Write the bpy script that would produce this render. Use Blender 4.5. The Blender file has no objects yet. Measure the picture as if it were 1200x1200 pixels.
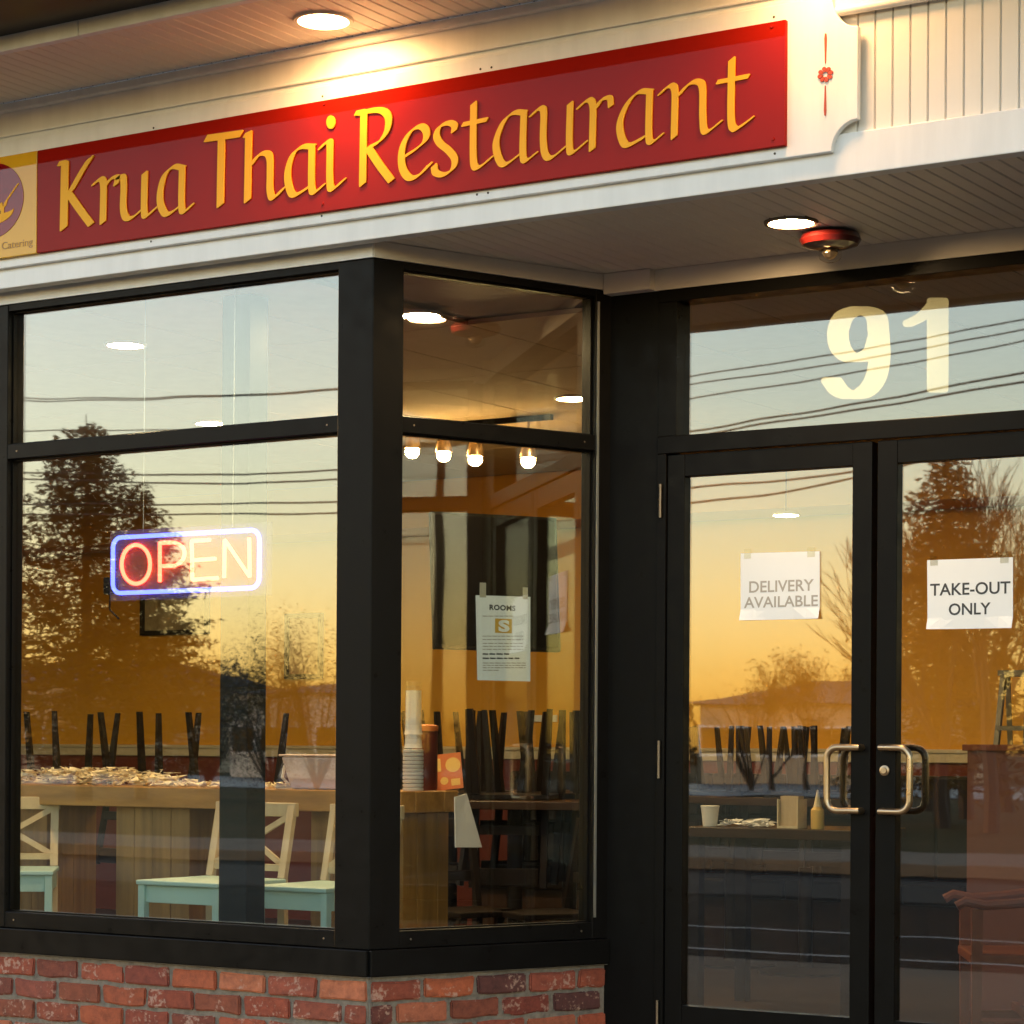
import bpy, bmesh, math, random
import numpy as np
from math import sin, cos, tan, atan, radians, pi
from mathutils import Vector, Matrix
random.seed(7)
rng = np.random.default_rng(7)
SC = bpy.context.scene
COL = SC.collection

# ------------------------------------------------------------------ camera
FPX = 2811.0                       # focal length in photo pixels (photo 1200 wide)
YAW = -atan(FPX / 4390.0)          # facade normal is +Y
ROLL = atan(54 / 8440)
EYE = 1.28
K = 340 / 310
YF = 6.5114 * K                    # shop front plane
YD = 7.4366 * K                    # door plane
cam = bpy.data.cameras.new('camera')
cam_o = bpy.data.objects.new('camera', cam)
COL.objects.link(cam_o)
cam.sensor_width = 36
cam.lens = 36 * FPX / 1200
cam.shift_y = (877 - 600) / 1200
cam.clip_end = 3000
cam_o.matrix_world = Matrix.Translation((0, 0, EYE)) @ Matrix.Rotation(-YAW, 4, 'Z') @ Matrix.Rotation(pi / 2, 4, 'X') @ Matrix.Rotation(ROLL, 4, 'Z')
SC.camera = cam_o

# ------------------------------------------------------------------ sky and sun (after sundown glow along the street)
SUN_AZ = radians(102)               # from -Y towards -X
SUN_EL = radians(3.2)
sun_dir = Vector((-sin(SUN_AZ) * cos(SUN_EL), -cos(SUN_AZ) * cos(SUN_EL), sin(SUN_EL)))
world = bpy.data.worlds.new('World')
SC.world = world
world.use_nodes = True
nt = world.node_tree
bg = nt.nodes['Background']
sky = nt.nodes.new('ShaderNodeTexSky')
sky.sky_type = 'NISHITA'
sky.sun_disc = False
sky.sun_elevation = SUN_EL
sky.sun_rotation = math.atan2(sun_dir.x, sun_dir.y)
sky.air_density = 1.0
sky.dust_density = 1.0
sky.ozone_density = 1.0
wb = nt.nodes.new('ShaderNodeMix')               # camera white balance on the whole sky
wb.data_type = 'RGBA'
wb.blend_type = 'MULTIPLY'
wb.inputs[0].default_value = 1
wb.inputs[7].default_value = (1.03, .98, 1.10, 1)
nt.links.new(sky.outputs[0], wb.inputs[6])
nt.links.new(wb.outputs[2], bg.inputs[0])
bg.inputs[1].default_value = 0.12
sl = bpy.data.lights.new('sun', 'SUN')
sl.energy = 0.05
sl.angle = radians(12)
sl.color = (1, .72, .45)
sun_o = bpy.data.objects.new('sun', sl)
COL.objects.link(sun_o)
sun_o.rotation_euler = (-sun_dir).to_track_quat('-Z', 'Y').to_euler()
SC.view_settings.view_transform = 'Standard'
SC.view_settings.look = 'None'
SC.view_settings.exposure = 3.7
SC.view_settings.gamma = 1.0
SC.view_settings.use_curve_mapping = False
SC.render.engine = 'CYCLES'
SC.cycles.use_denoising = True
SC.cycles.max_bounces = 10
SC.cycles.transparent_max_bounces = 24
SC.cycles.sample_clamp_indirect = 3.0
SC.cycles.caustics_reflective = False
SC.cycles.caustics_refractive = False

# ------------------------------------------------------------------ geometry helpers
def ray(px, py):
    u, v = px - 600, py - 877
    c, s = cos(ROLL), sin(ROLL)
    u2, v2 = c * u + s * v, -s * u + c * v
    return Vector((sin(YAW) * FPX + cos(YAW) * u2, cos(YAW) * FPX - sin(YAW) * u2, -v2))

def at(px, py, Y):
    """photo pixel -> point at depth Y"""
    r = ray(px, py)
    t = Y / r.y
    return Vector((r.x * t, Y, EYE + r.z * t))

def at_z(px, py, z):
    r = ray(px, py)
    t = (z - EYE) / r.z
    return Vector((r.x * t, r.y * t, z))

class PL:
    """upright plane: origin, run direction, outward normal"""
    def __init__(s, o, e, n):
        s.o, s.e, s.n = Vector((o[0], o[1], 0)), Vector((e[0], e[1], 0)).normalized(), Vector((n[0], n[1], 0)).normalized()
    def pt(s, a, z, d=0.0):
        return s.o + s.e * a + s.n * d + Vector((0, 0, z))
    def px(s, x, y, d=0.0):
        r = ray(x, y)
        c = Vector((0, 0, EYE))
        t = (s.o + s.n * d - c).dot(s.n) / r.dot(s.n)
        p = c + r * t
        return (p - s.o).dot(s.e), p.z
    def sx(s, x, d=0.0, y=700):
        return s.px(x, y, d)[0]

class MB:
    def __init__(s):
        s.v, s.f = [], []
    def add(s, vs, fs):
        n = len(s.v)
        s.v += [tuple(v) for v in vs]
        s.f += [tuple(i + n for i in f) for f in fs]
        return s
    def box8(s, c):
        return s.add(c, [(0, 1, 2, 3), (7, 6, 5, 4), (0, 4, 5, 1), (1, 5, 6, 2), (2, 6, 7, 3), (3, 7, 4, 0)])
    def box(s, x0, x1, y0, y1, z0, z1):
        return s.box8([(x0, y0, z0), (x1, y0, z0), (x1, y1, z0), (x0, y1, z0), (x0, y0, z1), (x1, y0, z1), (x1, y1, z1), (x0, y1, z1)])
    def pbox(s, P, a0, a1, z0, z1, d0, d1):
        return s.box8([P.pt(a0, z0, d0), P.pt(a1, z0, d0), P.pt(a1, z0, d1), P.pt(a0, z0, d1), P.pt(a0, z1, d0), P.pt(a1, z1, d0), P.pt(a1, z1, d1), P.pt(a0, z1, d1)])
    def bar(s, p, q, w, h, up=(0, 0, 1)):
        p, q = Vector(p), Vector(q)
        d = (q - p).normalized()
        r = d.cross(Vector(up))
        if r.length < 1e-4:
            r = d.cross(Vector((0, 1, 0)))
        r.normalize()
        u = r.cross(d)
        c = []
        for e in (p, q):
            for a, b in ((-1, -1), (1, -1), (1, 1), (-1, 1)):
                c.append(e + r * (a * w / 2) + u * (b * h / 2))
        return s.box8(c)
    def tube(s, path, rad, n=8, closed=False):
        path = [Vector(p) for p in path]
        m = len(path)
        rads = rad if hasattr(rad, '__len__') else [rad] * m
        base = len(s.v)
        prev = None
        for i, p in enumerate(path):
            if closed:
                t = path[(i + 1) % m] - path[i - 1]
            else:
                t = path[min(i + 1, m - 1)] - path[max(i - 1, 0)]
            t = t.normalized() if t.length > 1e-9 else Vector((0, 0, 1))
            if prev is None:
                a = Vector((0, 0, 1)) if abs(t.z) < .9 else Vector((1, 0, 0))
                r = t.cross(a).normalized()
            else:
                r = prev - t * prev.dot(t)
                r = r.normalized() if r.length > 1e-6 else t.orthogonal().normalized()
            prev = r
            u = t.cross(r)
            for k in range(n):
                an = 2 * pi * k / n
                s.v.append(tuple(p + (r * cos(an) + u * sin(an)) * rads[i]))
        for i in range(m if closed else m - 1):
            j = (i + 1) % m
            for k in range(n):
                k2 = (k + 1) % n
                s.f.append((base + i * n + k, base + i * n + k2, base + j * n + k2, base + j * n + k))
        if not closed:
            s.f.append(tuple(base + k for k in range(n))[::-1])
            s.f.append(tuple(base + (m - 1) * n + k for k in range(n)))
        return s
    def lathe(s, prof, o, n=24, axis=(0, 0, 1)):
        ax = Vector(axis).normalized()
        r = ax.orthogonal().normalized()
        u = ax.cross(r)
        o = Vector(o)
        base = len(s.v)
        for (rr, h) in prof:
            for k in range(n):
                an = 2 * pi * k / n
                s.v.append(tuple(o + ax * h + (r * cos(an) + u * sin(an)) * max(rr, 1e-5)))
        for i in range(len(prof) - 1):
            for k in range(n):
                k2 = (k + 1) % n
                s.f.append((base + i * n + k, base + i * n + k2, base + (i + 1) * n + k2, base + (i + 1) * n + k))
        s.f.append(tuple(base + k for k in range(n))[::-1])
        s.f.append(tuple(base + (len(prof) - 1) * n + k for k in range(n)))
        return s
    def prism(s, P, poly, d0, d1):
        n = len(poly)
        base = len(s.v)
        for d in (d0, d1):
            for a, z in poly:
                s.v.append(tuple(P.pt(a, z, d)))
        s.f.append(tuple(base + i for i in range(n))[::-1])
        s.f.append(tuple(base + n + i for i in range(n)))
        for i in range(n):
            j = (i + 1) % n
            s.f.append((base + i, base + j, base + n + j, base + n + i))
        return s
    def mesh(s, name, fix=True):
        me = bpy.data.meshes.new(name)
        me.from_pydata(s.v, [], s.f)
        if fix:
            bm = bmesh.new()
            bm.from_mesh(me)
            bmesh.ops.recalc_face_normals(bm, faces=bm.faces)
            bm.to_mesh(me)
            bm.free()
        return me

def link(name, me, m, parent=None, smooth=False, bevel=0.0):
    o = bpy.data.objects.new(name, me)
    COL.objects.link(o)
    if m is not None and len(me.materials) == 0:
        me.materials.append(m)
    if parent is not None:
        o.parent = parent
    if smooth:
        for p in me.polygons:
            p.use_smooth = True
        me.set_sharp_from_angle(angle=radians(38))
    if bevel:
        b = o.modifiers.new('bevel', 'BEVEL')
        b.width = bevel
        b.segments = 2
        b.limit_method = 'ANGLE'
        b.angle_limit = radians(40)
    return o

def obj(name, mb, m, parent=None, smooth=False, bevel=0.0, fix=True):
    return link(name, mb.mesh(name, fix), m, parent, smooth, bevel)

def tag(o, label=None, cat=None, group=None, kind=None):
    if label: o['label'] = label
    if cat: o['category'] = cat
    if group: o['group'] = group
    if kind: o['kind'] = kind
    return o

def thing(name, label, cat, loc=(0, 0, 0), group=None):
    o = bpy.data.objects.new(name, None)
    COL.objects.link(o)
    o.empty_display_size = .1
    # parts are authored in world space; the parent inverse keeps them there
    o.location = loc
    return tag(o, label, cat, group)

def part(name, mb, m, root, smooth=False, bevel=0.0):
    """a part authored in world coordinates under a thing whose Empty stands at loc"""
    o = obj(name, mb, m, None, smooth, bevel)
    o.parent = root
    base = root
    off = Vector((0, 0, 0))
    while base is not None:
        off += base.location
        base = base.parent
    o.location = -off
    return o

def sub(name, mb, m, parent, smooth=False, bevel=0.0):
    """a sub-part authored in world coordinates (parent part already cancels the thing's offset)"""
    return obj(name, mb, m, parent, smooth, bevel)

def copy_tree(o, parent=None):
    c = o.copy()
    COL.objects.link(c)
    if parent is not None:
        c.parent = parent
    for ch in list(o.children):
        copy_tree(ch, c)
    return c

# ------------------------------------------------------------------ materials
def mat(name, col, rough=.5, metal=0.0, var=0.0, vscale=6.0, bump=0.0, bscale=60.0, coat=0.0, coatr=.05, spec=.5, rvar=0.0, col2=None, stretch=(1, 1, 1)):
    m = bpy.data.materials.new(name)
    m.use_nodes = True
    t = m.node_tree
    b = t.nodes['Principled BSDF']
    b.inputs['Roughness'].default_value = rough
    b.inputs['Metallic'].default_value = metal
    b.inputs['Coat Weight'].default_value = coat
    b.inputs['Coat Roughness'].default_value = coatr
    b.inputs['Specular IOR Level'].default_value = spec
    c = (*col, 1)
    b.inputs['Base Color'].default_value = c
    tc = t.nodes.new('ShaderNodeTexCoord')
    mp = t.nodes.new('ShaderNodeMapping')
    mp.inputs['Scale'].default_value = stretch
    t.links.new(tc.outputs['Object'], mp.inputs[0])
    if var or col2 or rvar:
        n = t.nodes.new('ShaderNodeTexNoise')
        n.inputs['Scale'].default_value = vscale
        n.inputs['Detail'].default_value = 6
        n.inputs['Roughness'].default_value = .6
        t.links.new(mp.outputs[0], n.inputs['Vector'])
        if var or col2:
            r = t.nodes.new('ShaderNodeValToRGB')
            c2 = col2 or tuple(x * (1 - var) for x in col)
            r.color_ramp.elements[0].position = .32
            r.color_ramp.elements[1].position = .68
            r.color_ramp.elements[0].color = (*c2, 1)
            r.color_ramp.elements[1].color = c
            t.links.new(n.outputs['Fac'], r.inputs[0])
            t.links.new(r.outputs[0], b.inputs['Base Color'])
        if rvar:
            mr = t.nodes.new('ShaderNodeMapRange')
            mr.inputs['From Min'].default_value = .3
            mr.inputs['From Max'].default_value = .7
            mr.inputs['To Min'].default_value = max(.02, rough - rvar)
            mr.inputs['To Max'].default_value = rough + rvar
            t.links.new(n.outputs['Fac'], mr.inputs[0])
            t.links.new(mr.outputs[0], b.inputs['Roughness'])
    if bump:
        n2 = t.nodes.new('ShaderNodeTexNoise')
        n2.inputs['Scale'].default_value = bscale
        n2.inputs['Detail'].default_value = 4
        t.links.new(mp.outputs[0], n2.inputs['Vector'])
        bp = t.nodes.new('ShaderNodeBump')
        bp.inputs['Strength'].default_value = bump
        bp.inputs['Distance'].default_value = .004
        t.links.new(n2.outputs['Fac'], bp.inputs['Height'])
        t.links.new(bp.outputs[0], b.inputs['Normal'])
    return m

def emit(name, col, strength):
    m = bpy.data.materials.new(name)
    m.use_nodes = True
    t = m.node_tree
    t.nodes.remove(t.nodes['Principled BSDF'])
    e = t.nodes.new('ShaderNodeEmission')
    e.inputs[0].default_value = (*col, 1)
    e.inputs[1].default_value = strength
    t.links.new(e.outputs[0], t.nodes['Material Output'].inputs[0])
    return m

def glass_mat(name, ior, tint=(.9, .93, .9), wave=.0, gl=(1, 1, 1), rough=0.0):
    """coated glazing: Fresnel reflection over straight transmission"""
    m = bpy.data.materials.new(name)
    m.use_nodes = True
    t = m.node_tree
    t.nodes.remove(t.nodes['Principled BSDF'])
    fr = t.nodes.new('ShaderNodeFresnel')
    fr.inputs[0].default_value = ior
    # the same reflectance on both faces of the thin pane
    geo = t.nodes.new('ShaderNodeNewGeometry')
    tr = t.nodes.new('ShaderNodeBsdfTransparent')
    tr.inputs[0].default_value = (*tint, 1)
    go = t.nodes.new('ShaderNodeBsdfGlossy')
    go.inputs['Color'].default_value = (*gl, 1)
    go.inputs['Roughness'].default_value = rough
    mx = t.nodes.new('ShaderNodeMixShader')
    lw = t.nodes.new('ShaderNodeLayerWeight')
    r0 = ((ior - 1) / (ior + 1)) ** 2
    # Schlick from the facing term, equal for both sides
    pw = t.nodes.new('ShaderNodeMath'); pw.operation = 'POWER'; pw.inputs[1].default_value = 5
    lw.inputs[0].default_value = .5
    t.links.new(lw.outputs['Facing'], pw.inputs[0])
    ma = t.nodes.new('ShaderNodeMath'); ma.operation = 'MULTIPLY_ADD'
    ma.inputs[1].default_value = 1 - r0
    ma.inputs[2].default_value = r0
    t.links.new(pw.outputs[0], ma.inputs[0])
    t.nodes.remove(fr)
    t.nodes.remove(geo)
    t.links.new(ma.outputs[0], mx.inputs[0])
    t.links.new(tr.outputs[0], mx.inputs[1])
    t.links.new(go.outputs[0], mx.inputs[2])
    if wave:
        tc = t.nodes.new('ShaderNodeTexCoord')
        n = t.nodes.new('ShaderNodeTexNoise')
        n.inputs['Scale'].default_value = 2.2
        n.inputs['Detail'].default_value = 1
        t.links.new(tc.outputs['Object'], n.inputs['Vector'])
        bp = t.nodes.new('ShaderNodeBump')
        bp.inputs['Strength'].default_value = 1
        bp.inputs['Distance'].default_value = wave
        t.links.new(n.outputs['Fac'], bp.inputs['Height'])
        t.links.new(bp.outputs[0], go.inputs['Normal'])
    t.links.new(mx.outputs[0], t.nodes['Material Output'].inputs[0])
    return m

def wood(name, c1, c2, rough=.45, stretch=(1, 1, 14), coat=0.0, scale=2.0):
    m = mat(name, c1, rough, col2=c2, vscale=scale, stretch=stretch, bump=.15, bscale=30, coat=coat)
    return m

def brick_mat():
    m = bpy.data.materials.new('fired_brick')
    m.use_nodes = True
    t = m.node_tree
    b = t.nodes['Principled BSDF']
    b.inputs['Roughness'].default_value = .85
    oi = t.nodes.new('ShaderNodeObjectInfo')
    r = t.nodes.new('ShaderNodeValToRGB')
    r.color_ramp.interpolation = 'LINEAR'
    cols = [(0, (.33, .068, .026)), (.16, (.17, .034, .02)), (.34, (.42, .10, .032)), (.5, (.085, .027, .021)), (.66, (.36, .076, .028)), (.84, (.22, .056, .034)), (1, (.46, .145, .06))]
    while len(r.color_ramp.elements) < len(cols):
        r.color_ramp.elements.new(.5)
    for el, (p, c) in zip(r.color_ramp.elements, cols):
        el.position = p
        el.color = (*c, 1)
    t.links.new(oi.outputs['Random'], r.inputs[0])
    tc = t.nodes.new('ShaderNodeTexCoord')
    # every brick samples its own piece of the noise
    ad = t.nodes.new('ShaderNodeVectorMath'); ad.operation = 'ADD'
    sc_ = t.nodes.new('ShaderNodeVectorMath'); sc_.operation = 'SCALE'; sc_.inputs['Scale'].default_value = 37
    cb = t.nodes.new('ShaderNodeCombineXYZ')
    for i in range(3):
        t.links.new(oi.outputs['Random'], cb.inputs[i])
    t.links.new(cb.outputs[0], sc_.inputs[0])
    t.links.new(tc.outputs['Object'], ad.inputs[0])
    t.links.new(sc_.outputs[0], ad.inputs[1])
    n = t.nodes.new('ShaderNodeTexNoise'); n.inputs['Scale'].default_value = 28; n.inputs['Detail'].default_value = 8; n.inputs['Roughness'].default_value = .7
    t.links.new(ad.outputs[0], n.inputs['Vector'])
    r2 = t.nodes.new('ShaderNodeValToRGB')
    r2.color_ramp.elements[0].position = .3; r2.color_ramp.elements[0].color = (.45, .42, .42, 1)
    r2.color_ramp.elements[1].position = .62; r2.color_ramp.elements[1].color = (1.05, 1, 1, 1)
    t.links.new(n.outputs['Fac'], r2.inputs[0])
    mx = t.nodes.new('ShaderNodeMix'); mx.data_type = 'RGBA'; mx.blend_type = 'MULTIPLY'; mx.inputs[0].default_value = .8
    t.links.new(r.outputs[0], mx.inputs[6]); t.links.new(r2.outputs[0], mx.inputs[7])
    # pale lime and mortar smears
    n3 = t.nodes.new('ShaderNodeTexNoise'); n3.inputs['Scale'].default_value = 60; n3.inputs['Detail'].default_value = 5
    t.links.new(ad.outputs[0], n3.inputs['Vector'])
    n4 = t.nodes.new('ShaderNodeTexNoise'); n4.inputs['Scale'].default_value = 9; n4.inputs['Detail'].default_value = 2
    t.links.new(ad.outputs[0], n4.inputs['Vector'])
    mu = t.nodes.new('ShaderNodeMath'); mu.operation = 'MULTIPLY'
    t.links.new(n3.outputs['Fac'], mu.inputs[0]); t.links.new(n4.outputs['Fac'], mu.inputs[1])
    mr = t.nodes.new('ShaderNodeMapRange'); mr.inputs['From Min'].default_value = .31; mr.inputs['From Max'].default_value = .40; mr.inputs['To Max'].default_value = .75
    t.links.new(mu.outputs[0], mr.inputs[0])
    m2 = t.nodes.new('ShaderNodeMix'); m2.data_type = 'RGBA'
    t.links.new(mr.outputs[0], m2.inputs[0]); t.links.new(mx.outputs[2], m2.inputs[6]); m2.inputs[7].default_value = (.40, .25, .18, 1)
    t.links.new(m2.outputs[2], b.inputs['Base Color'])
    bp = t.nodes.new('ShaderNodeBump'); bp.inputs['Strength'].default_value = .8; bp.inputs['Distance'].default_value = .006
    t.links.new(n.outputs['Fac'], bp.inputs['Height']); t.links.new(bp.outputs[0], b.inputs['Normal'])
    return m

M = {}
M['black'] = mat('black_aluminium', (.0055, .005, .0045), .36, rvar=.10, vscale=14, spec=.085)
M['bead'] = mat('satin_aluminium_bead', (.55, .55, .52), .3, metal=.9)
M['white'] = mat('white_painted_trim', (.82, .83, .84), .42, var=.11, stretch=(5, 5, .7), vscale=2.2, rvar=.06, bump=.04, bscale=25)
M['bead_white'] = mat('white_vinyl_siding', (.78, .75, .70), .45, var=.06, vscale=4, bump=.03)
M['soffit'] = mat('tan_vinyl_soffit', (.80, .73, .65), .5, var=.08, vscale=5, bump=.03)
M['soffit_trim'] = mat('cream_trim', (.70, .65, .58), .5, var=.05, vscale=5)
M['gutter'] = mat('black_gutter', (.015, .016, .018), .3, spec=0.15)
M['joint'] = mat('dark_joint', (.05, .045, .04), .9)
M['red'] = mat('glossy_red_panel', (.29, .010, .005), .5, coat=.20, coatr=.02, var=.05, vscale=2, spec=0.0)
M['yellow'] = mat('yellow_letter', (.86, .43, .022), .45, spec=.2)
M['logo_yellow'] = mat('yellow_panel', (.72, .38, .02), .5, coat=.75, coatr=.02, spec=0.0)
M['logo_red'] = mat('maroon_print', (.22, .005, .008), .5, coat=.75, coatr=.02, spec=0.0)
M['logo_brown'] = mat('brown_print', (.35, .16, .02), .5)
M['glass'] = glass_mat('window_glass', 2.08, wave=.0003, rough=.013)
M['clear'] = glass_mat('clear_plastic', 1.45, (.95, .95, .95))
M['brick'] = brick_mat()
M['mortar'] = mat('grey_mortar', (.22, .18, .135), .95, var=.45, vscale=30, bump=.7, bscale=160)
M['brass'] = mat('satin_bronze', (.50, .36, .22), .34, metal=1.0, rvar=.1, vscale=20)
M['ladder'] = mat('dull_ladder_metal', (.20, .17, .11), .5)
M['sealant'] = mat('grey_sealant', (.16, .15, .14), .8, var=.4, vscale=20)
M['hinge'] = mat('dull_bronze', (.22, .17, .12), .45, metal=1.0)
M['steel'] = mat('satin_steel', (.5, .48, .45), .3, metal=1.0)
M['paper'] = mat('white_paper', (.87, .87, .86), .7, var=.03)
M['ink'] = mat('dark_ink', (.05, .05, .05), .7)
M['ink_soft'] = mat('grey_print_haze_ink', (.42, .38, .33), .7)  # grey print; stands in for sky reflection over the delivery notice's black ink
M['ink_gold'] = mat('gold_ink', (.62, .36, .05), .7)
M['tape'] = mat('translucent_tape', (.45, .40, .30), .4)
M['number'] = mat('cream_vinyl', (.62, .56, .44), .6)
M['mustard'] = mat('mustard_wall', (.78, .355, .010), .6, var=.08, vscale=1.5, bump=.1, bscale=120)
M['redwall'] = mat('red_brown_wainscot', (.17, .035, .02), .5, var=.15, vscale=2, spec=0.15)
M['rail'] = mat('cream_rail', (.62, .50, .33), .45)
M['ceiling'] = mat('ceiling_tile', (.55, .40, .22), .9, var=.1, vscale=8, bump=.2, bscale=90)
M['tbar'] = mat('ceiling_grid', (.35, .29, .21), .6)
M['floor'] = mat('dark_tile_floor', (.045, .03, .022), .35, var=.3, vscale=3, spec=0.12)
M['pine'] = wood('honey_wood', (.50, .25, .06), (.30, .14, .03), .45, (.8, 5, 5), scale=3)
M['pinev'] = wood('honey_wood_panel', (.40, .20, .045), (.21, .10, .022), .5, (7, 7, .6), scale=2.2)
M['pale'] = wood('pale_wood', (.62, .47, .28), (.50, .36, .20), .5, (5, 5, .8), scale=3)
M['mint'] = mat('mint_paint', (.50, .68, .60), .45, var=.05, vscale=5)
M['darkwood'] = mat('black_brown_wood', (.016, .011, .009), .4, var=.3, vscale=6, spec=0.1)
M['darktop'] = mat('dark_table_top', (.05, .026, .016), .25, var=.3, vscale=5, stretch=(1, 6, 1), spec=0.15)
M['redwood'] = mat('cherry_wood', (.28, .08, .035), .35, var=.3, vscale=6, spec=0.2)
M['tv'] = mat('tv_screen', (.006, .006, .007), .08, spec=.6)
M['tvb'] = mat('tv_bezel', (.01, .01, .01), .4, spec=0.08)
M['steelcol'] = mat('painted_steel_column', (.010, .014, .016), .4, spec=0.06)
M['cream'] = mat('cream_napkin', (.75, .62, .40), .8, var=.15, vscale=20)
M['cup'] = mat('white_plastic_cup', (.75, .72, .66), .4)
M['card'] = mat('orange_menu_card', (.62, .16, .03), .5)
M['cardy'] = mat('yellow_print', (.80, .50, .12), .5)
M['tub'] = mat('blush_plastic', (.60, .42, .34), .45)
M['redmetal'] = mat('red_enamel', (.06, .003, .002), .3, coat=1.0, coatr=.05)
M['lamp'] = emit('lamp_lens', (1.0, .67, .32), 64)
M['lamp_out'] = emit('soffit_lamp_lens', (1.0, .51, .19), 13)
M['lamp_out2'] = emit('dimmer_soffit_lamp_lens', (1.0, .51, .19), 9)
M['lamp_rec'] = emit('recess_lamp_lens', (1.0, .66, .32), 32)
M['bulb'] = emit('track_bulb', (1.0, .62, .24), 30)
M['pend'] = emit('pendant_lens', (1.0, .82, .55), 6)
M['neon_blue'] = emit('blue_white_tube', (.085, .11, 1.0), .65)
M['neon_red'] = emit('red_orange_tube', (1.0, .042, .022), 2.0)

def acrylic():
    m = bpy.data.materials.new('clear_acrylic')
    m.use_nodes = True
    t = m.node_tree
    t.nodes.remove(t.nodes['Principled BSDF'])
    a = t.nodes.new('ShaderNodeBsdfTransparent'); a.inputs[0].default_value = (.92, .92, .94, 1)
    b = t.nodes.new('ShaderNodeBsdfDiffuse'); b.inputs[0].default_value = (.8, .8, .8, 1)
    mx = t.nodes.new('ShaderNodeMixShader'); mx.inputs[0].default_value = .06
    t.links.new(a.outputs[0], mx.inputs[1]); t.links.new(b.outputs[0], mx.inputs[2])
    t.links.new(mx.outputs[0], t.nodes['Material Output'].inputs[0])
    return m
M['acrylic'] = acrylic()

# ------------------------------------------------------------------ building planes
W = PL((0, YF), (1, 0), (0, -1))
XC, _ = W.px(432, 1147)
PHI = radians(22.6)
S = PL((XC, YF), (sin(PHI), cos(PHI)), (cos(PHI), -sin(PHI)))
SL = (YD - YF) / cos(PHI)
XI = XC + SL * sin(PHI)
D = PL((0, YD), (1, 0), (0, -1))
XM = D.px(1024, 800)[0]                         # middle of the double doors
XI2, XC2 = 2 * XM - XI, 2 * XM - XC
S2 = PL((XC2, YF), (-sin(PHI), cos(PHI)), (-cos(PHI), -sin(PHI)))
W2 = W
XL = -16.0                                        # left end of the shop front
XR = XC2 + 3.0
Z = lambda x, y, P=W, d=0: P.px(x, y, d)[1]
zFT = Z(395, 307)       # top of window frame
zGT = Z(395, 319.5, W, -.047)     # top of upper glass
zTT = Z(395, 487.3)     # transom bar top
zTB = Z(395, 509, W, -.047)       # transom bar bottom
zGB = Z(390, 1089, W, -.047)      # bottom of lower glass
zLG = Z(395, 1111)      # sill ledge
zSB = Z(400, 1143)      # underside of sill, top of brick
zSO = EYE + 1.70 * K    # recess soffit
YFA = YF - .10          # face of white fascia
YBB = YF - .125         # face of sign backing board
YSG = YF - .145         # face of sign panel
ZS2 = at(400, 50, YF - .085).z   # upper soffit
YEDGE = at_z(200, 14, ZS2).y     # outer edge of upper soffit
print('zs', zSB, zGB, zTT, zGT, zFT, zSO, ZS2, 'edge', YEDGE, 'XC', XC, 'XI', XI, 'XM', XM, 'SL', SL)


# ================================================================== GROUND
def sheet(name, m, x0, x1, y0, y1, z, label=None):
    return tag(obj(name, MB().add([(x0, y0, z), (x1, y0, z), (x1, y1, z), (x0, y1, z)], [(0, 1, 2, 3)]), m), label, kind='structure')
M['field'] = mat('dry_grass_ground', (.07, .05, .022), .95, col2=(.03, .033, .013), vscale=.25, bump=.5, bscale=4, spec=.05)
M['asphalt'] = mat('worn_asphalt', (.011, .009, .007), .85, var=.35, vscale=1.2, bump=.4, bscale=90, spec=.05)
M['road'] = mat('road_asphalt', (.07, .07, .07), .45, var=.2, vscale=.6, bump=.3, bscale=60, spec=.5)
M['lane'] = mat('pale_worn_asphalt', (.055, .05, .043), .9, var=.3, vscale=.8, bump=.4, bscale=60, spec=.05)
M['concrete'] = mat('pavement_concrete', (.19, .155, .115), .9, var=.2, vscale=1.5, bump=.3, bscale=70, spec=.05)
M['paint'] = mat('road_paint', (.26, .24, .21), .7, var=.3, vscale=12)
M['paint_y'] = mat('yellow_road_paint', (.65, .42, .06), .7, var=.3, vscale=12)
sheet('ground', M['field'], -900, 900, -900, 900, -.16)
sheet('car_park', M['asphalt'], -60, 60, -8.7, 3.2, -.12)
sheet('access_lane', M['lane'], -60, 60, -7.7, -4.3, -.116)
sheet('road', M['road'], -900, 900, -74, -50, -.13)
pv = obj('pavement', MB().box(-40, 30, 3.2, YD + .1, -.12, 0), M['concrete'], bevel=.015)
tag(pv, kind='structure')
kb = obj('kerb', MB().box(-60, 60, -11.6, -8.7, -.14, .02), M['concrete'], bevel=.02)
tag(kb, kind='structure')
for yy, ww, m in ((-.5, .11, 'paint'), (1.4, .11, 'paint')):
    sheet('parking_line', M[m], -50, 40, yy, yy + ww, -.116)
for yy in (-61.8, -62.2):
    sheet('road_marking', M['paint_y'], -900, 900, yy, yy + .18, -.126)
for yy in (-51, -73):
    sheet('road_marking', M['paint'], -900, 900, yy, yy + .25, -.126)

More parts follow.
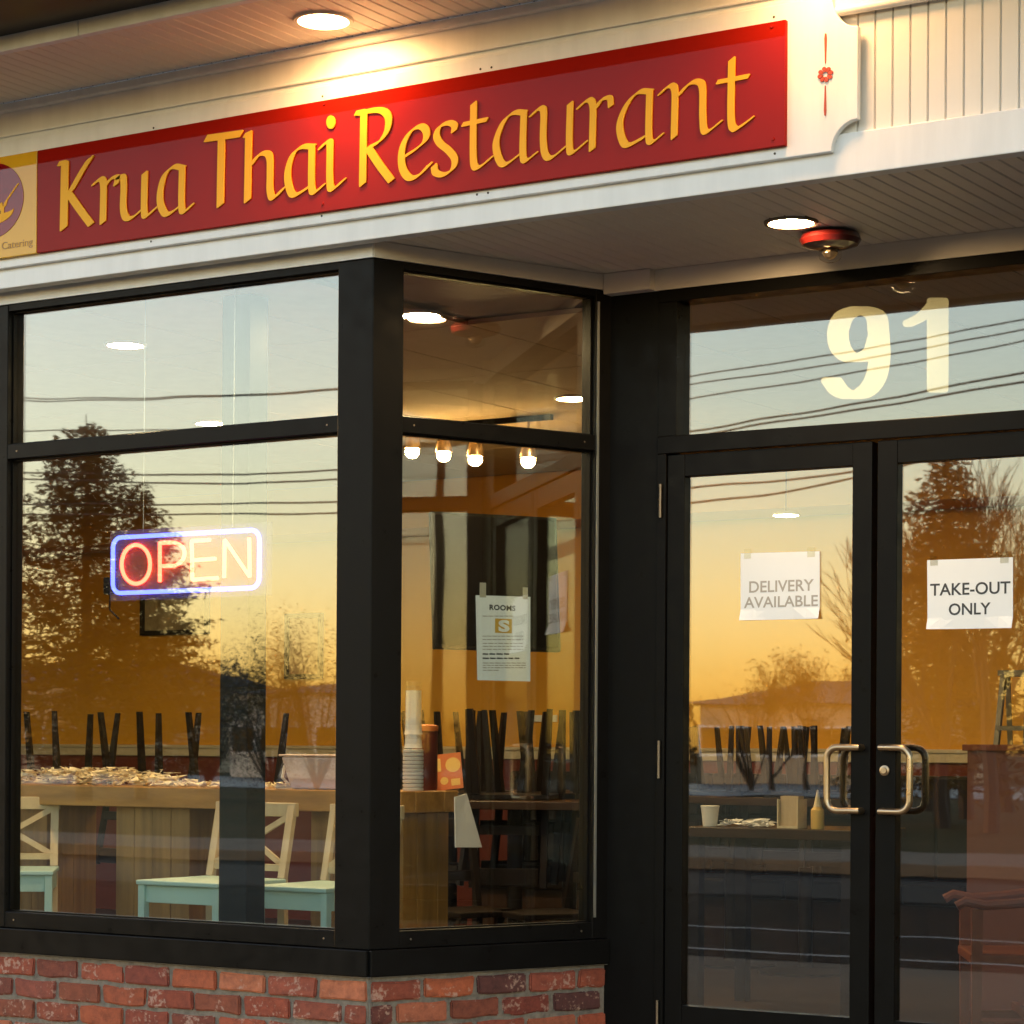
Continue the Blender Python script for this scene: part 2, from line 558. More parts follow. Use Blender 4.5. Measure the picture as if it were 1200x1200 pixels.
# ================================================================== BUILDING SHELL
bw = YD + 8.6                                   # back wall plane (interior)
YB = 14.0
ZC = at(587, 573, YB).z                         # interior ceiling
XIL, XIR = XL + .12, XR - .12
RIGHT_WALL = XIR
def inner_slab(z0, z1):
    q = MB()
    ys, yi = YF + .11, YD + .11
    q.box8([(XIL, ys, z0), (XC - .06, ys, z0), (XI - .06, yi, z0), (XIL, yi, z0), (XIL, ys, z1), (XC - .06, ys, z1), (XI - .06, yi, z1), (XIL, yi, z1)])
    q.box8([(XC2 + .06, ys, z0), (XIR, ys, z0), (XIR, yi, z0), (XI2 + .06, yi, z0), (XC2 + .06, ys, z1), (XIR, ys, z1), (XIR, yi, z1), (XI2 + .06, yi, z1)])
    q.box(XIL, XIR, yi + .0005, YB, z0, z1)
    return q
fl = tag(obj('floor', inner_slab(-.1, .012), M['floor']), kind='structure')
tag(obj('roof', MB().box(XL, XR, YF - .03, YB + .2, ZS2 + .03, ZS2 + .5), M['gutter']), kind='structure')
# walls
def wall(name, x0, x1, y0, y1, z0, z1, m):
    return tag(obj(name, MB().box(x0, x1, y0, y1, z0, z1), m), kind='structure')
ZR = at(300, 886, YB).z
wb = wall('wall_back', XL, XR, YB, YB + .2, ZR, ZS2 + .02, M['mustard'])
wall('wall_back_wainscot', XL, XR, YB, YB + .2, 0, ZR, M['redwall'])
wall('wall_left', XL, XL + .12, YF + .1, YB, ZR, ZS2 + .02, M['mustard'])
wall('wall_left_wainscot', XL, XL + .12, YF + .1, YB, 0, ZR, M['redwall'])
wall('wall_right', XR - .12, XR, YF + .1, YB, ZR, ZS2 + .02, M['darkwood'])
wall('wall_right_wainscot', XR - .12, XR, YF + .1, YB, 0, ZR, M['darkwood'])
rl = MB().box(XIL, XIR, YB - .03, YB - .002, ZR - .005, ZR + .07)
rl.box(XIL, XIR, YB - .045, YB - .002, ZR + .055, ZR + .08)
tag(obj('chair_rail', rl, M['rail'], bevel=.006), kind='structure')
# upper bulkhead band in a deeper orange
tag(obj('wall_bulkhead', MB().box(XIL, XIR, YB - .55, YB - .002, ZC - .30, ZC + .05), mat('bulkhead_paint', (.62, .27, .014), .6, var=.05)), kind='structure')
# ceiling: grid with single lay-in tiles
ce = tag(obj('ceiling', inner_slab(ZC + .03, ZC + .05), M['tbar']), kind='structure')
tile_me = MB().box(-.296, .296, -.596, .596, 0, .02).mesh('ceiling_tile')
tile_me.materials.append(M['ceiling'])
x = XIL + .3
while x < XIR - .28:
    y = YF + .75
    while y < YB - .5:
        if not (XC - .35 < x < XC2 + .35 and y < YD + .75):
            t_ = link('ceiling_tile', tile_me, None, ce)
            t_.location = (x, y, ZC)
        y += 1.2
    x += .6
# a bulkhead closes the space between recess soffit and ceiling along the entrance
tag(obj('wall_over_entrance', MB().box(XI, XI2, YD + .1, YD + .2, ZC - .02, ZS2), M['mustard']), kind='structure')

# ================================================================== BRICK KNEE WALLS
def brick_meshes(n, L, h, dp):
    out = []
    for i in range(n):
        bm = bmesh.new()
        bmesh.ops.create_cube(bm, size=1)
        bmesh.ops.subdivide_edges(bm, edges=[e for e in bm.edges if abs((e.verts[0].co - e.verts[1].co).x) > .5], cuts=2)
        for v in bm.verts:
            v.co.x *= L; v.co.y *= dp; v.co.z *= h
            v.co += Vector((random.uniform(-.005, .005), random.uniform(-.004, .004), random.uniform(-.0045, .0045)))
        bmesh.ops.bevel(bm, geom=list(bm.edges), offset=.006, segments=2, affect='EDGES')
        me = bpy.data.meshes.new('brick')
        bm.to_mesh(me); bm.free()
        me.materials.append(M['brick'])
        out.append(me)
    return out
PITCH_Z = .0865
LB = W.sx(227) - W.sx(172)
LB2 = S.sx(604) - S.sx(541)
BR = brick_meshes(10, LB - .017, PITCH_Z - .016, .10)
BRH = brick_meshes(5, LB / 2 - .017, PITCH_Z - .016, .10)
def knee_wall(name, label, P, a0, a1, rotz, phase=0.0):
    root = thing(name, label, 'brick wall', P.pt((a0 + a1) / 2, 0, -.06))
    part('sealant_line', MB().pbox(P, a0 + .002, a1 - .002, zSB - .0038, zSB - .0005, -.1, .004), M['sealant'], root)
    part('mortar', MB().pbox(P, a0, a1, .0, zSB - .004, -.12, -.011), M['mortar'], root)
    rows = 5
    for r in range(rows):
        zc = zSB - .012 - PITCH_Z * (r + .5)
        a = a0 + (LB / 2 if r % 2 else 0) * 1.0 + phase * 0
        if r % 2:
            place_brick(root, P, a0 + LB / 4, zc, rotz, BRH)
        while a + LB * .45 < a1:
            if a + LB <= a1 + .02:
                place_brick(root, P, a + LB / 2, zc, rotz, BR)
                a += LB
            else:
                rest = a1 - a
                o = place_brick(root, P, a + rest / 2, zc, rotz, BRH)
                o.scale.x = max(.3, (rest - .012) / (LB / 2 - .017))
                a += LB
    return root
def place_brick(root, P, a, zc, rotz, pool):
    o = link('brick', random.choice(pool), None, root)
    p = P.pt(a, zc, -.05 + random.uniform(-.003, .002)) - root.location
    o.location = p
    o.rotation_euler = (random.uniform(-.01, .01), random.uniform(-.008, .008), rotz + random.choice((0, pi)) + random.uniform(-.006, .006))
    return o
nfit = lambda a0, a1: (a0, a1)
knee_wall('brick_knee_wall', 'red brick knee wall under the wide shop window', W, XC - LB * 28, XC, 0)
knee_wall('brick_knee_wall', 'short red brick knee wall under the narrow angled window', S, .0, SL, pi / 2 - PHI)
knee_wall('brick_knee_wall', 'short red brick knee wall beyond the right-hand door', S2, .0, SL, pi / 2 + PHI)
knee_wall('brick_knee_wall', 'red brick knee wall at the far side of the entrance', W, XC2, XC2 + LB * 12, 0)

# ================================================================== SHOP WINDOWS
def shop_window(label, P, a0, a1, mulls, bead=()):
    root = thing('shop_window', label, 'shop window', P.pt((a0 + a1) / 2, zSB, -.04))
    part('head_bar', MB().pbox(P, a0, a1, zGT, zFT, -.09, -.004), M['black'], root, bevel=.002)
    part('transom_bar', MB().pbox(P, a0, a1, zTB, zTT, -.088, -.002), M['black'], root, bevel=.003)
    part('bottom_bar', MB().pbox(P, a0, a1, zLG, zGB, -.09, -.003), M['black'], root, bevel=.003)
    part('sill', MB().pbox(P, a0, a1, zSB, zLG - .002, -.09, .016), M['black'], root, bevel=.004)
    for i, (m0, m1) in enumerate(mulls):
        part('mullion', MB().pbox(P, m0, m1, zLG, zFT - .002, -.092, 0), M['black'], root, bevel=.003)
    for (m0, m1), (n0, n1) in zip(mulls[:-1], mulls[1:]):
        part('glass_pane', MB().pbox(P, m1 - .004, n0 + .004, zTT - .004, zGT + .004, -.053, -.047), M['glass'], root)
        part('glass_pane', MB().pbox(P, m1 - .004, n0 + .004, zGB - .004, zTB + .004, -.053, -.047), M['glass'], root)
        g = .012                                    # rubber glazing gasket standing in the rebate
        for zz0, zz1 in ((zTT, zGT), (zGB, zTB)):
            q = MB()
            q.pbox(P, m1, m1 + g * .6, zz0, zz1, -.046, -.026).pbox(P, n0 - g * .6, n0, zz0, zz1, -.046, -.026)
            q.pbox(P, m1 + g * .6, n0 - g * .6, zz0, zz0 + g * .5, -.046, -.026).pbox(P, m1 + g * .6, n0 - g * .6, zz1 - g * .5, zz1, -.046, -.026)
            part('gasket', q, M['black'], root)
    q = MB()
    for zz, (m0, m1) in [(z_, mm) for z_ in ((zTT + zTB) / 2, (zGB + zLG) / 2) for mm in mulls]:
        for e_ in (m0 - .05, m1 + .05):
            if a0 + .03 < e_ < a1 - .03:
                q.lathe([(.0045, 0), (.0035, .0018), (.0, .002)], P.pt(e_, zz, -.0025), 8, P.n)
    if q.v:
        part('screw_heads', q, M['hinge'], root)
    for b in bead:
        part('glazing_bead', MB().pbox(P, b - .004, b + .004, zGB + .01, zTB - .005, -.03, -.001), M['bead'], root)
        part('glazing_bead', MB().pbox(P, b - .004, b + .004, zTT + .005, zGT - .01, -.03, -.001), M['bead'], root)
    return root
aL = W.sx(22, -.047) - .024
shop_window('wide shop window with the lit neon sign behind its glass', W, XL, XC,
            [(XL, XL + .1)] + [(aL - .13 - 1.75 * k, aL - 1.75 * k) for k in (4, 3, 2, 1, 0)] + [(W.sx(394), XC)], bead=(aL - .055,))
s1 = S.sx(471)
shop_window('narrow angled shop window with a white notice taped inside', S, .0, SL, [(.0, s1), (S.sx(688, -.047), SL)], bead=())
shop_window('angled shop window on the far side of the doors', S2, .0, SL, [(.0, s1), (S.sx(688, -.047), SL)])
shop_window('wide shop window beyond the entrance recess', W, XC2, XR, [(XC2, XC2 + XC - W.sx(394)), (XR - .1, XR)])
zb_ = (zGB + .01, zGT - .01)
tag(obj('jamb_highlight', MB().pbox(S, S.sx(697.5), S.sx(700), zGB + .02, zGT - .02, .0005, .005), M['bead']), 'thin bright strip standing for the highlight down the angled window jamb', 'highlight strip')  # bright strip modelled for the highlight along the jamb edge

# ================================================================== ENTRANCE: frame, transom light, double doors
zDT = Z(1000, 316, D)           # under the white trim
zDG = Z(1000, 331, D)
zD1 = Z(1000, 495.5, D)         # transom glass bottom
zD2 = Z(1000, 517, D)           # door leaf top
jx = D.sx(771)
jw = 2 * XM - jx
root = thing('entrance_frame', 'black metal entrance frame with the house number in its transom light', 'door frame', (XM, YD, 0))
part('pier', MB().pbox(D, XI - .02, jx - .001, 0, zDT, -.10, .004), M['black'], root, bevel=.003)
part('pier', MB().pbox(D, jw + .001, XI2 + .02, 0, zDT, -.10, .004), M['black'], root, bevel=.003)
gx0, gx1 = D.sx(799, -.047), 2 * XM - D.sx(799, -.047)
part('jamb', MB().pbox(D, jx, D.sx(781), 0, zD2 - .001, -.10, .012), M['black'], root, bevel=.002)
part('jamb', MB().pbox(D, 2 * XM - D.sx(781), jw, 0, zD2 - .001, -.10, .012), M['black'], root, bevel=.002)
part('head_bar', MB().pbox(D, jx, jw, zDG, zDT, -.10, .010), M['black'], root, bevel=.002)
part('transom_bar', MB().pbox(D, jx, jw, zD2, zD1, -.10, .012), M['black'], root, bevel=.003)
part('side_bar', MB().pbox(D, jx, gx0, zD1, zDG, -.10, .008), M['black'], root, bevel=.002)
part('side_bar', MB().pbox(D, gx1, jw, zD1, zDG, -.10, .008), M['black'], root, bevel=.002)
part('glass_pane', MB().pbox(D, gx0 - .004, gx1 + .004, zD1 - .004, zDG + .004, -.053, -.047), M['glass'], root)
frame_root = root
zg0, zg1 = Z(900, 1185, D, -.022), Z(900, 553, D, -.022)
def door_leaf(label, a0, a1, flip):
    """a0 hinge side, a1 lock side (world X)"""
    s = -1 if flip else 1
    root = thing('glass_door', label, 'door', ((a0 + a1) / 2, YD, 0))
    def bx(u0, u1, z0, z1, d0, d1):
        x0, x1 = a0 + s * u0, a0 + s * u1
        return MB().pbox(D, min(x0, x1), max(x0, x1), z0, z1, d0, d1)
    wv = abs(a1 - a0)
    st = abs(D.sx(805, -.022) - D.sx(782))
    ls = abs(D.sx(1021) - D.sx(998))
    part('stile', bx(0, st, .015, zD2 - .005, -.05, .004), M['black'], root, bevel=.003)
    part('stile', bx(wv - ls, wv, .015, zD2 - .005, -.05, .004), M['black'], root, bevel=.003)
    part('top_rail', bx(st, wv - ls, zg1, zD2 - .005, -.05, .002), M['black'], root, bevel=.002)
    part('bottom_rail', bx(st, wv - ls, .015, zg0, -.05, .002), M['black'], root, bevel=.002)
    part('glass_pane', bx(st - .004, wv - ls + .004, zg0 - .004, zg1 + .004, -.028, -.022), M['glass'], root)
    # D shaped pull handles, outside and inside
    zt, zb2 = Z(990, 872, D, .05), Z(990, 954, D, .05)
    rch = abs(D.sx(1008) - D.sx(973)) 
    uc = wv - ls * .42
    for side, nm in ((1, 'pull_handle'), (-1, 'inner_pull_handle')):
        d_in = .004 if side == 1 else -.05
        pth = []
        def P_(u, z, d):
            x = a0 + s * u
            return D.pt(x, z, d)
        out = .045 * side
        r = .042
        pth.append(P_(uc, zt - .012, d_in))
        pth.append(P_(uc, zt - .012, d_in + out * .75))
        for k in range(7):
            an = k / 6 * pi / 2
            pth.append(P_(uc - rch + r - r * sin(an) if k else uc - rch + r, zt - .012 - r + r * cos(an), d_in + out))
        for k in range(7):
            an = k / 6 * pi / 2
            pth.append(P_(uc - rch + r - r * cos(an), zb2 + .012 + r - r * sin(an), d_in + out))
        pth.append(P_(uc, zb2 + .012, d_in + out * .75))
        pth.append(P_(uc, zb2 + .012, d_in))
        hd = part(nm, MB().tube(pth, .0125, 12), M['brass'] if side == 1 else M['black'], root, smooth=True)
    return root, bx
dl, bx1 = door_leaf('left glass door with the delivery notice taped inside', D.sx(782), D.sx(1021.5), False)
dr, bx2 = door_leaf('right glass door with the take-out notice and a round lock', 2 * XM - D.sx(782), 2 * XM - D.sx(1021.5), True)
for zz in ((568, 607), (868, 912), (1172, 1214)):
    hz0, hz1 = Z(775, zz[1], D), Z(775, zz[0], D)
    part('hinge', MB().tube([D.pt(D.sx(776), hz0, .02), D.pt(D.sx(776), hz1, .02)], .006, 10), M['hinge'], dl, smooth=True)
lk = D.px(1037, 903, .004)
part('lock_cylinder', MB().lathe([(.019, 0), (.019, .006), (.012, .008), (.011, .014), (.0, .014)], D.pt(lk[0], lk[1], .004), 20, D.n), M['brass'], dr, smooth=True)

# ================================================================== FASCIA, SOFFITS
zBand = Z(1100, 140, W, .10)
fa = thing('fascia', 'white fascia band with vertical boarding above the entrance recess', 'fascia', ((XC + XR) / 2, YFA, zSO))
part('bottom_band', MB().box(XL, XR, YFA, YFA + .06, zSO - .022, zBand), M['white'], fa, bevel=.004)
part('backing', MB().box(XL, XR, YF - .07, YF - .03, zBand - .02, ZS2 + .02), M['white'], fa)
zFR = Z(1000, 15, W, .105)
part('frieze_board', MB().box(XL, XR, YF - .108, YF - .0705, zFR + .02, ZS2 - .03), M['white'], fa, bevel=.004)
part('frieze_moulding', MB().tube([(XL, YF - .105, zFR + .012), (XR, YF - .105, zFR + .012)], .016, 12), M['white'], fa, smooth=True)
part('frieze_moulding', MB().box(XL, XR, YF - .116, YF - .1085, Z(400, 98, W, .116), Z(400, 94, W, .116)), M['white'], fa, bevel=.003)
part('frieze_moulding', MB().box(XL, XR, YF - .120, YF - .1085, Z(400, 89, W, .12), Z(400, 86, W, .12)), M['white'], fa, bevel=.003)
part('soffit_moulding', MB().box(XL, XR, YF - .135, YF - .0705, ZS2 - .035, ZS2 - .002), M['white'], fa, bevel=.006)
pw = W.sx(1110, .08, 80) - W.sx(1089, .08, 80)
x = W.sx(985, .08, 80)
board_me = None
while x < XR:
    b = MB().box8([(x + .001, YF - .0705, zBand - .015), (x + pw - .001, YF - .0705, zBand - .015), (x + pw - .004, YF - .080, zBand - .015), (x + .004, YF - .080, zBand - .015),
                   (x + .001, YF - .0705, ZS2 - .03), (x + pw - .001, YF - .0705, ZS2 - .03), (x + pw - .004, YF - .080, ZS2 - .03), (x + .004, YF - .080, ZS2 - .03)])
    if board_me is None:
        board_me = b.mesh('vertical_board'); board_me.materials.append(M['bead_white']); x_first = x
    o = link('vertical_board', board_me, None, fa)
    o.location = Vector((x - x_first, 0, 0)) - fa.location
    x += pw
# white beams directly over the glazing
bt = thing('window_head_trim', 'white boxed trim running above the black window frames', 'trim', (XC, YF, zFT))
part('board', MB().box8([(XL, YF - .004, zFT + .001), (XC - .001, YF - .004, zFT + .001), (XC + .03, YF + .12, zFT + .001), (XL, YF + .12, zFT + .001),
                         (XL, YF - .004, zSO - .003), (XC - .001, YF - .004, zSO - .003), (XC + .03, YF + .12, zSO - .003), (XL, YF + .12, zSO - .003)]), M['white'], bt)
part('board', MB().pbox(S, .004, SL, zFT + .001, zSO - .002, -.12, .004), M['soffit_trim'], bt)
part('board', MB().pbox(D, XI - .02, XI2 + .02, zDT + .001, zSO - .001, -.12, .010), M['soffit_trim'], bt)
part('corner_block', MB().pbox(D, XI - .01, D.sx(762, .03), zDT + .002, zSO - .0015, -.02, .05), M['soffit_trim'], bt, bevel=.002)
part('corner_block', MB().pbox(D, 2 * XM - D.sx(762, .03), XI2 + .01, zDT + .002, zSO - .0015, -.02, .05), M['soffit_trim'], bt, bevel=.002)
part('board', MB().pbox(S2, .004, SL, zFT + .001, zSO - .002, -.12, .004), M['soffit_trim'], bt)
part('board', MB().box(XC2, XR, YF - .004, YF + .12, zFT + .001, zSO - .003), M['white'], bt)

def plank_mesh(w, L, name):
    h = .012; c = .004
    v = []
    for y in (0, L):
        v += [(c + .0012, y, 0), (w - c - .0012, y, 0), (w - .0012, y, c), (w - .0012, y, h), (.0012, y, h), (.0012, y, c)]
    f = [(0, 1, 2, 3, 4, 5)[::-1], (6, 7, 8, 9, 10, 11)] + [(i, (i + 1) % 6, 6 + (i + 1) % 6, 6 + i) for i in range(6)]
    me = MB().add(v, f).mesh(name)
    me.materials.append(M['soffit'])
    return me
def soffit(label, x0, x1, y0, y1, z, pitch):
    root = thing('soffit', label, 'soffit', ((x0 + x1) / 2, (y0 + y1) / 2, z))
    part('backing', MB().box(x0, x1, y0, y1 + .004, z + .0125, z + .02), M['joint'], root)
    me = plank_mesh(pitch, y1 - y0 - .008, 'plank')
    x = x0
    while x + pitch < x1 + .001:
        o = link('plank', me, None, root)
        o.location = Vector((x, y0 + .002, z + random.uniform(0, .0006))) - root.location
        x += pitch
    return root
p1 = at_z(1018.3, 240, zSO).x - at_z(1000, 240, zSO).x
p2 = at_z(516.6, 30, ZS2).x - at_z(500, 30, ZS2).x
soffit('grooved soffit over the entrance recess with a round downlight', XC - .02, XC2 + .02, YFA + .061, YD + .02, zSO, .062)
soffit('grooved upper soffit under the roof eaves above the sign', XL, XR, YEDGE + .002, YF - .12, ZS2, .060)
ev = thing('eaves_gutter', 'black gutter with white trim along the roof edge', 'gutter', ((XL + XR) / 2, YEDGE, ZS2))
xj = at_z(85, 30, ZS2).x
part('trim_board', MB().box(XL, xj - .001, YEDGE - .035, YEDGE, ZS2 - .03, ZS2 + .16), M['white'], ev, bevel=.003)
part('trim_board', MB().box(xj + .001, XR, YEDGE - .033, YEDGE, ZS2 - .028, ZS2 + .16), M['white'], ev, bevel=.003)
gp = [(YEDGE - .037, ZS2 + .15), (YEDGE - .037, ZS2 + .03), (YEDGE - .36, ZS2 + .03), (YEDGE - .42, ZS2 + .075), (YEDGE - .435, ZS2 + .17)]
gm = MB()
for i in range(len(gp) - 1):
    (ya, za), (yb, zb3) = gp[i], gp[i + 1]
    gm.bar((XL, (ya + yb) / 2, (za + zb3) / 2), (XR, (ya + yb) / 2, (za + zb3) / 2), math.hypot(yb - ya, zb3 - za) + .004, .006, Vector((0, -(zb3 - za), yb - ya)))
part('channel', gm, M['gutter'], ev)
part('lip', MB().tube([(XL, YEDGE - .435, ZS2 + .17), (XR, YEDGE - .435, ZS2 + .17)], .012, 8), M['gutter'], ev, smooth=True)

def downlight(label, c, r, lens, trim, group=None, depth=.004):
    root = thing('downlight', label, 'downlight', c, group)
    n = 28
    obj('trim_ring', MB().lathe([(r, .002), (r * 1.04, -.008), (r * 1.2, -.008), (r * 1.24, .0), (r * 1.24, .004)], (0, 0, 0), n), trim, root, smooth=True)
    obj('lens', MB().lathe([(r * 1.0, .001), (r * .98, -.004), (r * .6, -.007), (.0, -.008)], (0, 0, 0), n), lens, root, smooth=True)
    return root
# outside lamps
M['trimring'] = mat('white_lamp_trim', (.7, .64, .55), .4)
c = at_z(379, 23, ZS2)
rl_ = (at_z(409, 23, ZS2) - at_z(350, 23, ZS2)).length / 2
downlight('lit round downlight in the upper soffit above the red sign', c - Vector((0, 0, .001)), .088, M['lamp_out'], M['trimring'])
downlight('lit round downlight in the upper soffit above the carved sign end', Vector((c.x + 1.85, c.y, ZS2 - .001)), .088, M['lamp_out2'], M['trimring'])
c = at_z(927, 260, zSO)
downlight('lit round downlight in the recess soffit beside the red fixture', c - Vector((0, 0, .001)), .078, M['lamp_rec'], M['hinge'])
# red alarm fixture
c = at_z(973, 272, zSO)
root = thing('alarm_light', 'round red fixture with a clear bulb under the recess soffit', 'alarm light', c)
obj('base', MB().lathe([(.06, .0), (.105, -.012), (.112, -.03), (.10, -.048), (.06, -.06), (.045, -.062), (.0, -.062)], (0, 0, 0), 32), M['redmetal'], root, smooth=True)
obj('lens', MB().lathe([(.034, -.0625), (.042, -.072), (.044, -.086), (.036, -.1), (.018, -.108), (.0, -.109)], (0, 0, 0), 20), M['clear'], root, smooth=True)
obj('reflector', MB().lathe([(.026, -.0625), (.03, -.075), (.018, -.092), (.006, -.098), (.0, -.098)], (0, 0, 0), 10), M['brass'], root)

# ================================================================== LETTER TOOLS
def quad_sdf(X, Y, q):
    """signed distance of grid points to a convex quad (counter-clockwise or clockwise)"""
    q = np.array(q, float)
    ar = 0
    for i in range(4):
        j = (i + 1) % 4
        ar += q[i, 0] * q[j, 1] - q[j, 0] * q[i, 1]
    if ar < 0:
        q = q[::-1]
    dmin = np.full(X.shape, 1e9)
    inside = np.ones(X.shape, bool)
    for i in range(4):
        a, b = q[i], q[(i + 1) % 4]
        e = b - a
        wx, wy = X - a[0], Y - a[1]
        ll = e @ e
        t = np.clip((wx * e[0] + wy * e[1]) / max(ll, 1e-9), 0, 1)
        dx, dy = wx - e[0] * t, wy - e[1] * t
        dmin = np.minimum(dmin, dx * dx + dy * dy)
        if ll > 1e-9:
            inside &= (e[0] * wy - e[1] * wx) >= 0
    d = np.sqrt(dmin)
    return np.where(inside, -d, d)

def smooth_path(p, n=9):
    if len(p) < 3:
        return p
    p = [np.array(q, float) for q in p]
    e = [2 * p[0] - p[1]] + p + [2 * p[-1] - p[-2]]
    out = []
    for i in range(1, len(e) - 2):
        for k in range(n):
            t = k / n
            a, b, c_, d = e[i - 1], e[i], e[i + 1], e[i + 2]
            out.append(.5 * ((2 * b) + (-a + c_) * t + (2 * a - 5 * b + 4 * c_ - d) * t * t + (-a + 3 * b - 3 * c_ + d) * t ** 3))
    out.append(p[-1])
    return out

def field(strokes, nib, ang, thick, step):
    """strokes: list of (path, nib scale) or ('dot', cx, cy, rx, ry); image style y down"""
    pts = []
    for s_ in strokes:
        pts += [(s_[1] - s_[3], s_[2] - s_[4]), (s_[1] + s_[3], s_[2] + s_[4])] if s_[0] == 'dot' else list(s_[0])
    pts = np.array(pts, float)
    m = nib * .75 + thick
    x0, y0 = pts.min(0) - m
    x1, y1 = pts.max(0) + m
    gx, gy = np.arange(x0, x1, step), np.arange(y0, y1, step)
    X, Y = np.meshgrid(gx, gy)
    F = np.full(X.shape, 1e9)
    for s_ in strokes:
        if s_[0] == 'dot':
            _, cx, cy, rx, ry = s_
            r = np.sqrt(((X - cx) / rx) ** 2 + ((Y - cy) / ry) ** 2)
            F = np.minimum(F, (r - 1) * min(rx, ry))
            continue
        path, ns = s_[0], s_[1]
        a_ = radians(s_[2]) if len(s_) > 2 else radians(ang)
        sp = smooth_path(path)
        h = np.array([cos(a_), -sin(a_)]) * nib * ns / 2
        for a, b in zip(sp[:-1], sp[1:]):
            a, b = np.array(a), np.array(b)
            F = np.minimum(F, quad_sdf(X, Y, [a - h, a + h, b + h, b - h]) - thick / 2)
    return gx, gy, F

def contours(gx, gy, F):
    """marching squares; returns closed loops of points"""
    ny, nx = F.shape
    segs = {}
    def ip(i0, j0, i1, j1):
        a, b = F[j0, i0], F[j1, i1]
        t = a / (a - b)
        return (gx[i0] + (gx[i1] - gx[i0]) * t, gy[j0] + (gy[j1] - gy[j0]) * t)
    neg = F < 0
    code = neg[:-1, :-1] * 1 + neg[:-1, 1:] * 2 + neg[1:, 1:] * 4 + neg[1:, :-1] * 8
    tab = {1: [(3, 0)], 2: [(0, 1)], 3: [(3, 1)], 4: [(1, 2)], 5: [(3, 0), (1, 2)], 6: [(0, 2)], 7: [(3, 2)], 8: [(2, 3)], 9: [(2, 0)], 10: [(0, 1), (2, 3)], 11: [(2, 1)], 12: [(1, 3)], 13: [(1, 0)], 14: [(0, 3)]}
    P = {}
    nxt = {}
    js, is_ = np.nonzero((code > 0) & (code < 15))
    for j, i in zip(js, is_):
        ed = [('h', i, j), ('v', i + 1, j), ('h', i, j + 1), ('v', i, j)]
        for a, b in tab[int(code[j, i])]:
            for k in (a, b):
                e = ed[k]
                if e not in P:
                    P[e] = ip(e[1], e[2], e[1] + 1, e[2]) if e[0] == 'h' else ip(e[1], e[2], e[1], e[2] + 1)
            nxt[ed[a]] = ed[b]
    loops = []
    while nxt:
        s0 = next(iter(nxt))
        lp = []
        k = s0
        while k in nxt:
            lp.append(P[k])
            k = nxt.pop(k)
        if len(lp) > 4:
            loops.append(simplify(lp))
    return loops

def simplify(lp, tol=.25):
    out = list(lp)
    changed = True
    while changed and len(out) > 8:
        changed = False
        res = []
        i = 0
        n = len(out)
        while i < n:
            a, b, c_ = out[i - 1] if not res else res[-1], out[i], out[(i + 1) % n]
            l = math.hypot(c_[0] - a[0], c_[1] - a[1])
            d = abs((c_[0] - a[0]) * (b[1] - a[1]) - (c_[1] - a[1]) * (b[0] - a[0])) / max(l, 1e-9)
            if d < tol and l < 30 and i + 1 < n:
                res.append(c_)
                i += 2
                changed = True
            else:
                res.append(b)
                i += 1
        if len(res) >= len(out):
            break
        out = res
    return out

def fill_loops(loops, depth, name):
    cu = bpy.data.curves.new(name, 'CURVE')
    cu.dimensions = '2D'
    cu.fill_mode = 'BOTH'
    cu.extrude = depth / 2
    for lp in loops:
        sp = cu.splines.new('POLY')
        sp.points.add(len(lp) - 1)
        for p, q in zip(sp.points, lp):
            p.co = (q[0], q[1], 0, 1)
        sp.use_cyclic_u = True
    o = bpy.data.objects.new(name, cu)
    COL.objects.link(o)
    dg = bpy.context.evaluated_depsgraph_get()
    me = bpy.data.meshes.new_from_object(o.evaluated_get(dg))
    bpy.data.objects.remove(o)
    bpy.data.curves.remove(cu)
    return me

def fix_normals(me):
    bm = bmesh.new(); bm.from_mesh(me)
    bmesh.ops.remove_doubles(bm, verts=bm.verts, dist=1e-6)
    bmesh.ops.recalc_face_normals(bm, faces=bm.faces)
    bm.to_mesh(me); bm.free()

def glyph(name, strokes, nib, ang, thick, org, sc_, P, d, depth, m, root, step=2.2):
    """strokes in enlarged photo pixels -> raised shape on plane P"""
    loops = contours(*field(strokes, nib, ang, thick, step))
    me = fill_loops(loops, 2.0, name)
    for v in me.vertices:
        a, z = P.px(org[0] + v.co.x / sc_, org[1] + v.co.y / sc_, d)
        v.co = P.pt(a, z, d + (depth if v.co.z > 0 else 0))
    fix_normals(me)
    me.materials.clear()
    o = link(name, me, m)
    if root is not None:
        off = Vector((0, 0, 0)); b = root
        while b is not None:
            off += b.location; b = b.parent
        o.parent = root
        o.location = -off
    return o

def text_mesh(body, offset=0.0, spacing=1.0):
    cu = bpy.data.curves.new('txt', 'FONT')
    cu.body = body
    cu.size = 1
    cu.offset = offset
    cu.space_character = spacing
    cu.fill_mode = 'BOTH'
    cu.extrude = .5
    cu.resolution_u = 4
    o = bpy.data.objects.new('txt', cu)
    COL.objects.link(o)
    dg = bpy.context.evaluated_depsgraph_get()
    me = bpy.data.meshes.new_from_object(o.evaluated_get(dg))
    bpy.data.objects.remove(o)
    bpy.data.curves.remove(cu)
    return me

